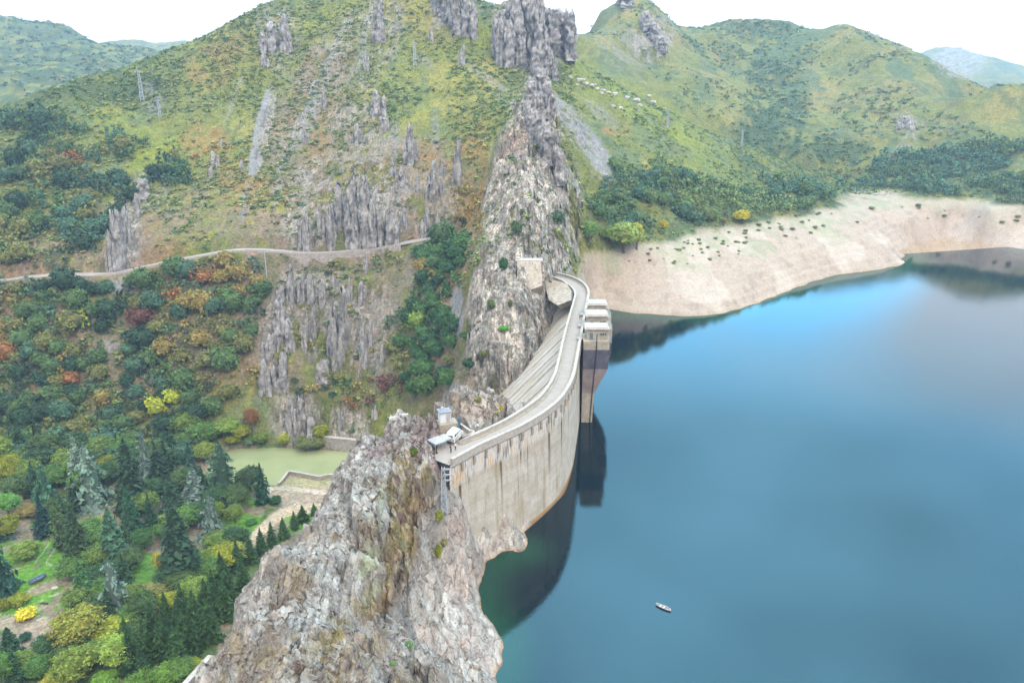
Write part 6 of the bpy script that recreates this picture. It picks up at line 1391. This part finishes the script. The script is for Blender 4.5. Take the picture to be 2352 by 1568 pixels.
if PN:
    _, pp, hh = PN
    for k, f in enumerate((0.97, 0.86, 0.75)):
        A = np.array([pp[0] + .16 * hh, pp[1], pp[2] + hh * (f - .05)]); B = atZ(760 + 26 * k, 1640, 24 + 3 * (f - .75) * 10); pts = [A * (1 - s) + B * s - np.array([0, 0, 5 * s * (1 - s)]) for s in np.linspace(0, 1, 14)]
        tag(MB().tube(pts, 0.022, 3).done('power_cable', M_BLACKM), ["topmost", "middle", "lowest"][k] + " of the three cables running from the near pylon over the rock ridge", 'cable', 'cables of the near pylon')

# ------------------------------------------------------------------ van, canopies, people
def body_poly(mb, prof, w0, w1, zs):
    """side profile (x, z) extruded across, narrower above zs"""
    L, R = [], []
    for x, z in prof:
        w = w0 if z < zs else w1; L.append(mb.bm.verts.new((x, -w / 2, z))); R.append(mb.bm.verts.new((x, w / 2, z)))
    n = len(prof); mb.bm.faces.new(L); mb.bm.faces.new(R[::-1])
    for i in range(n): mb.bm.faces.new((L[i], R[i], R[(i + 1) % n], L[(i + 1) % n]))
    bmesh.ops.bevel(mb.bm, geom=[e for e in mb.bm.edges], offset=0.07, segments=2, affect='EDGES', profile=.6)
    return mb
va, vb = atZ(1036, 1017, ZC), atZ(1052, 1001, ZC); ang = math.atan2(vb[1] - va[1], vb[0] - va[0]); vc = (va + vb) / 2
M_VAN = plain("white_van_paint", alb(244, 244, 242), 0.35, 0.5, 0.03, 0.5); M_TYRE = plain("tyre_rubber", (0.02, 0.02, 0.02), .9, .1); M_YEL = plain("yellow_stripe", alb(240, 206, 80), .5, .3, .05); M_RED = plain("red_lens", (0.4, .02, .02), .3, .5); M_LENS = plain("clear_lens", (.7, .7, .7), .2, .5)
van = empty('van', (vc[0], vc[1], ZC + .01), ang, "white camper van with a raised roof parked between the canopies and the stairs", "van")
mb = MB(); body_poly(mb, [(-2.45, .35), (-2.5, 1.2), (-2.42, 2.1), (1.05, 2.12), (1.75, 1.35), (2.5, 1.12), (2.55, .7), (2.5, .35)], 1.95, 1.72, 1.5).done('body', M_VAN, van)
mb = MB(); mb.box((-.75, 0, 2.3), (3.1, 1.5, .45), 0, .86, .1); rf = mb.done('raised_roof', M_VAN, van)
MB().box((-.3, 0, 2.56), (.6, .6, .1), bev=.03).done('roof_vent', M_METAL, rf)
mb = MB(); mb.box((-2.47, 0, 1.68), (.08, 1.35, .5)); mb.done('rear_window', M_GLASS, van)
for sy in (-1, 1):
    for x, w in ((.65, .75), (-.35, .9), (-1.45, .9)): MB().box((x, sy * .88, 1.72), (w, .06, .5)).done('side_window', M_GLASS, van)
    MB().box((-1.0, sy * .985, .95), (1.6, .02, .35)).done('stripe', M_YEL, van)
    MB().box((-2.5, sy * .85, .95), (.06, .16, .4)).done('tail_light', M_RED, van); MB().box((2.5, sy * .75, .82), (.1, .3, .2)).done('headlight', M_LENS, van)
    MB().box((1.2, sy * 1.06, 1.3), (.12, .2, .26)).done('wing_mirror', M_VAN, van)
    for x in (-1.55, 1.55):
        w = MB().tube([(x, sy * .74, .34), (x, sy * .97, .34)], .34, 14).done('tyre', M_TYRE, van); MB().tube([(x, sy * .9, .34), (x, sy * .985, .34)], .19, 10).done('rim', M_METAL, w)
mb = MB(); vs = [mb.bm.verts.new(q) for q in [(1.12, -.74, 2.04), (1.12, .74, 2.04), (1.76, .84, 1.42), (1.76, -.84, 1.42)]]; f = mb.bm.faces.new(vs); bmesh.ops.solidify(mb.bm, geom=[f], thickness=.05); mb.done('windscreen', M_GLASS, van)
MB().box((2.55, 0, .5), (.12, 1.8, .25), bev=.03).done('bumper', M_BLACKM, van); MB().box((-2.52, 0, .5), (.12, 1.8, .22), bev=.03).done('bumper', M_BLACKM, van)
M_CANV = plain("grey_canvas", alb(186, 190, 198), .8, .2, .08, .6)
for cx_, cy_, s_, zt, lab in ((1004, 1024, 2.8, 2.8, "front grey canopy at the edge of the rock beside the van"), (1020, 1016, 2.4, 2.6, "rear grey canopy tucked behind the front one, against the van")):
    p = atZ(cx_, cy_ + 6, ZC); o = empty('canopy_tent', (p[0], p[1], ZC), .7, lab, 'canopy', 'grey canopies beside the van'); mb = MB(); h2 = s_ / 2
    top = [mb.bm.verts.new((sx * h2, sy * h2, zt - .9)) for sx, sy in ((-1, -1), (1, -1), (1, 1), (-1, 1))]; mid = [mb.bm.verts.new((sx * h2 * .45, sy * h2 * .45, zt - .42)) for sx, sy in ((-1, -1), (1, -1), (1, 1), (-1, 1))]; low = [mb.bm.verts.new((v.co.x, v.co.y, zt - 1.15)) for v in top]; apx = mb.bm.verts.new((0, 0, zt))
    for k in range(4): j = (k + 1) % 4; mb.bm.faces.new((top[k], top[j], mid[j], mid[k])); mb.bm.faces.new((mid[k], mid[j], apx)); mb.bm.faces.new((low[k], low[j], top[j], top[k]))
    mb.done('canopy', M_CANV, o)
    for sx, sy in ((-1, -1), (1, -1), (1, 1), (-1, 1)): MB().tube([(sx * h2 * .96, sy * h2 * .96, -.3), (sx * h2 * .96, sy * h2 * .96, zt - 1.0)], .04, 5).done('leg', M_METAL, o)
def pmat(n, c): return plain(n, c, .85, .1, .1, 3)
M_SKIN = pmat("skin", srgb(214, 160, 130) * .7); SHIRTS = {}
def person(px, py, rz, label, shirt, trous, hair, pose='stand', z=ZC):
    p = atZ(px, py, z); o = empty('person', (p[0], p[1], z + .01), rz, label, 'person')
    J = {'pel': (0, 0, .95), 'wai': (0, 0, 1.12), 'che': (0, .01, 1.36), 'nek': (0, 0, 1.50), 'hd0': (0, .02, 1.60), 'hd1': (0, .02, 1.70),
         'hl': (-.10, 0, .90), 'kl': (-.12, .03, .50), 'al': (-.13, -.02, .08), 'tl': (-.14, .14, .03), 'hr': (.10, 0, .90), 'kr': (.13, .05, .50), 'ar': (.15, 0, .08), 'tr': (.17, .15, .03),
         'sl': (-.19, 0, 1.43), 'el': (-.27, -.03, 1.15), 'wl': (-.22, .12, .93), 'sr': (.19, 0, 1.43), 'er': (.28, -.02, 1.16), 'wr': (.24, .14, .95)}
    if pose == 'lean': J.update(el=(-.24, .20, 1.20), wl=(-.16, .42, 1.08), er=(.25, .20, 1.20), wr=(.15, .42, 1.08), che=(0, .10, 1.34), nek=(0, .16, 1.47), hd0=(0, .2, 1.56), hd1=(0, .22, 1.66), sl=(-.19, .1, 1.40), sr=(.19, .1, 1.40))
    for s in 'lr':
        w = J['w' + s]; sg = -1 if s == 'l' else 1
        J['p' + s] = (w[0], w[1] + .03, w[2] - .07)
        for k, dx in enumerate((-.03, -.01, .01, .03)): J['f%d%s' % (k, s)] = (w[0] + dx, w[1] + .06, w[2] - .15 - (.015 if k in (1, 2) else 0))
        J['u' + s] = (w[0] - sg * .05, w[1] + .07, w[2] - .10)
    E_ = [('pel', 'wai'), ('wai', 'che'), ('che', 'nek'), ('nek', 'hd0'), ('hd0', 'hd1')]
    for s in 'lr': E_ += [('pel', 'h' + s), ('h' + s, 'k' + s), ('k' + s, 'a' + s), ('a' + s, 't' + s), ('che', 's' + s), ('s' + s, 'e' + s), ('e' + s, 'w' + s), ('w' + s, 'p' + s), ('p' + s, 'u' + s)] + [('p' + s, 'f%d%s' % (k, s)) for k in range(4)]
    R = {'pel': .14, 'wai': .125, 'che': .15, 'nek': .055, 'hd0': .085, 'hd1': .09, 'h': .095, 'k': .06, 'a': .045, 't': .035, 's': .065, 'e': .045, 'w': .03, 'p': .035, 'f': .009, 'u': .010}
    names = list(J); me = bpy.data.meshes.new('body'); me.from_pydata([J[k] for k in names], [(names.index(a), names.index(b)) for a, b in E_], []); b = bpy.data.objects.new('body', me); COL.objects.link(b)
    sk = b.modifiers.new('skin', 'SKIN'); b.modifiers.new('sub', 'SUBSURF').levels = 1
    for i, k in enumerate(names):
        v = me.skin_vertices[0].data[i]; r = R.get(k, R.get(k[0])); v.radius = (r, r * (.72 if k in ('che', 'wai') else 1)); v.use_root = (k == 'pel')
    bpy.context.view_layer.update(); dg = bpy.context.evaluated_depsgraph_get(); m2 = bpy.data.meshes.new_from_object(b.evaluated_get(dg)); b.modifiers.clear(); b.data = m2; b.parent = o
    m2.materials.clear(); [m2.materials.append(q) for q in (M_SKIN, shirt, trous, hair)]
    for f in m2.polygons:
        c = f.center; f.use_smooth = True; arm = abs(c.x) > .2 or (c.y > .2 and c.z > .9)
        f.material_index = 2 if (c.z < 1.0 and not (arm and c.z > .8)) else (0 if (arm and c.z < 1.02) or c.z > 1.5 else 1)
    hc = J['hd1']; MB().lathe([(.02, .10), (.07, .085), (.098, .04), (.102, 0), (.095, -.06)], (hc[0], hc[1] - .02, hc[2] + .02), 10).done('hair', hair, b)
    for sx in (-1, 1): MB().box((hc[0] + sx * .03, hc[1] + .088, hc[2] - .015), (.018, .012, .012)).done('eye', M_BLACKM, b)
    mb = MB(); mb.box((hc[0], hc[1] + .098, hc[2] - .045), (.022, .03, .045), 0, .5); mb.done('nose', M_SKIN, b); MB().box((hc[0], hc[1] + .082, hc[2] - .085), (.045, .012, .01)).done('mouth', M_RED, b)
    return o
MW, MBK, MNV, MTL, MPK = pmat('white_shirt', srgb(235, 230, 230) * .7), pmat('black_cloth', (.012, .012, .016)), pmat('navy_cloth', (.02, .03, .07)), pmat('teal_trousers', (.01, .09, .10)), pmat('pale_shirt', srgb(230, 210, 215) * .7)
MHR = pmat('dark_hair', (.02, .015, .012))
person(1096.5, 988, 2.6, "person in a pale top and teal trousers standing at the corner of the inner parapet", MW, MTL, MHR)
person(1036, 1040, 0.9, "person in black leaning over near the outer parapet, nearest the van", MBK, MBK, MHR, 'lean')
person(1046, 1034, -.8, "person in a pale top and black trousers by the outer parapet", MPK, MBK, MHR)
person(1332, 734, 1.2, "distant person in dark clothes walking on the dam road by the gate houses", MNV, MBK, MHR)

# ------------------------------------------------------------------ boats
def hull(name, p, L, W, H, rz, outer, inner, label, thw=True):
    o = empty(name, p, rz, label, 'boat'); n = 13
    def st(i, sc, zf):
        f = i / (n - 1); w = W / 2 * math.sin(math.pi * min(.5, .12 + f * .62) if f < .6 else math.pi * .5) * (1 if f < .55 else math.cos((f - .55) / .45 * math.pi / 2) ** .7 if f < 1 else .01); x = (f - .5) * L
        w = max(w * sc, .01); sh = .18 * H * (2 * f - 1) ** 2
        return [(x, -w, H + sh), (x, -w * .85, H * .45), (x, -w * .35, zf), (x, w * .35, zf), (x, w * .85, H * .45), (x, w, H + sh)]
    for nm, sc, zf, mt in (('hull', 1, 0, outer), ('lining', .93, .10, inner)):
        mb = MB(); R_ = [[mb.bm.verts.new(q) for q in st(i, sc, zf)] for i in range(n)]
        for A, B in zip(R_[:-1], R_[1:]):
            for k in range(5): mb.bm.faces.new((A[k], B[k], B[k + 1], A[k + 1]))
        mb.bm.faces.new(R_[0]); 
        if nm == 'hull':
            for A, B in zip(R_[:-1], R_[1:]):
                pass
        mb.done(nm, mt, o)
    for side in (0, 5):
        MB().tube([np.array(st(i, .985, 0)[side]) for i in range(n)], .04, 5).done('gunwale', outer, o)
    if thw:
        for f in (.3, .52): MB().box(((f - .5) * L, 0, H * .7), (.28, W * .86, .06)).done('thwart', outer, o)
    return o
M_HULL = plain("white_hull", alb(228, 230, 236), .4, .4, .06, .6); M_REDD = plain("faded_red_deck", alb(206, 170, 168), .7, .2, .15, 1.0); M_BLU = plain("faded_blue_paint", alb(92, 134, 172), .7, .2, .2, .8); M_OLD = plain("old_grey_planks", alb(146, 140, 150), .85, .2, .25, 1.2)
q0, q1 = atZ(1504, 1387, 0), atZ(1544, 1404, 0); d = q1 - q0
b = hull('motor_boat', (q0 + q1) / 2 + np.array([0, 0, -.12]), float(np.hypot(d[0], d[1])) * .85, .8, .42, math.atan2(d[1], d[0]), M_HULL, M_REDD, "small white boat with a reddish deck alone on the lake")
q0, q1 = atZ(68, 1344, G), atZ(108, 1324, G); d = q1 - q0
hull('old_boat', (q0 + q1) / 2 + np.array([0, 0, .25]), float(np.hypot(d[0], d[1])), 2.0, .95, math.atan2(d[1], d[0]), M_OLD, M_BLU, "old grey boat with a blue inside lying on the park lawn")
p, _ = hit(126, 1350); tag(MB().lathe([(.9, 0), (.95, .2), (.8, .35), (.3, .4)], p, 10, 1, .8).done('round_stone', M_WHITE), "flat white stone on the lawn right of the old boat", 'stone')
p, _ = hit(101, 1386); mb = MB()
for k in range(7): mb.rock((p[0] - .8 + k * .3, p[1] + .1 * math.sin(k), p[2] + .1 + .12 * (k % 2)), (.3, .25, .2), k)
tag(mb.done('log_pile', plain("dark_wood", (.05, .04, .035), .9, .1)), "small dark heap of wood beside the bright yellow bush", 'wood pile')
# ------------------------------------------------------------------ lamps, tank, walls at the edges
for a_, b_, hp, lab in ((680, 1192, 32, "lamp post with a white globe on the small round lawn"), (624, 1156, 26, "lamp post with a white globe beside the round dark bush"), (607, 1122, 28, "lamp post with a white globe behind the single spruce"), (798, 1130, 26, "lamp post with a white globe close to the rock ridge"), (160, 1318, 18, "short lamp post at the end of the pale path in the park")):
    p = atZ(a_, b_, G); h = px_size(p, hp, True); o = empty('lamp_post', p, 0, lab, 'lamp post'); MB().tube([(0, 0, 0), (0, 0, h)], .07, 6).done('post', M_METAL, o); MB().lathe([(.05, -.3), (.28, -.15), (.34, .05), (.25, .25), (.05, .34)], (0, 0, h), 10).done('globe', M_VAN, o); MB().lathe([(.35, 0), (.3, .25)], (0, 0, 0), 8).done('footing', M_CONC, o)
p = atZ(748, 1160, G + 4); o = empty('storage_tank', (p[0], p[1], p[2]), .6, "white and teal cylindrical tank at the left foot of the rock ridge", 'tank')
MB().tube([(-1.3, 0, 0), (1.3, 0, 0)], .9, 16).done('barrel', M_VAN, o)
for x in (-1.0, 1.0): MB().tube([(x - .2, 0, 0), (x + .2, 0, 0)], .94, 16).done('band', plain("teal_paint", alb(84, 150, 160), .5, .3), o)
MB().box((0, 0, -3.0), (2.0, 1.6, 5.0)).done('stand', M_CONC, o)
wl_ = [atZ(484, 1508, 25.0), atZ(462, 1532, 25.0), atZ(424, 1574, 25.0), atZ(380, 1625, 25.0), atZ(330, 1690, 25)]
mb = MB(); mb.sweep(normals(catmull(wl_, 20)), [(-.35, -6), (-.35, .3), (.35, .3), (.35, -6)]); tag(mb.done('ridge_wall', M_PALE), "pale concrete wall emerging from under the near ridge at the bottom edge", 'wall')
# a few cut stones at the rock foot
# ------------------------------------------------------------------ haze
t = bpy.data.materials.new('haze'); t.use_nodes = True; n_ = t.node_tree.nodes; n_.clear(); out = n_.new('ShaderNodeOutputMaterial'); vol = n_.new('ShaderNodeVolumePrincipled')
vol.inputs['Color'].default_value = (0.48, 0.64, 0.88, 1); vol.inputs['Density'].default_value = 0.00015; vol.inputs['Anisotropy'].default_value = 0.2
t.node_tree.links.new(vol.outputs[0], out.inputs['Volume'])
mb = MB(); mb.box((0, 2000, 170), (9200, 5200, 470)); hz = mb.done('haze', t); tag(hz, kind='stuff')
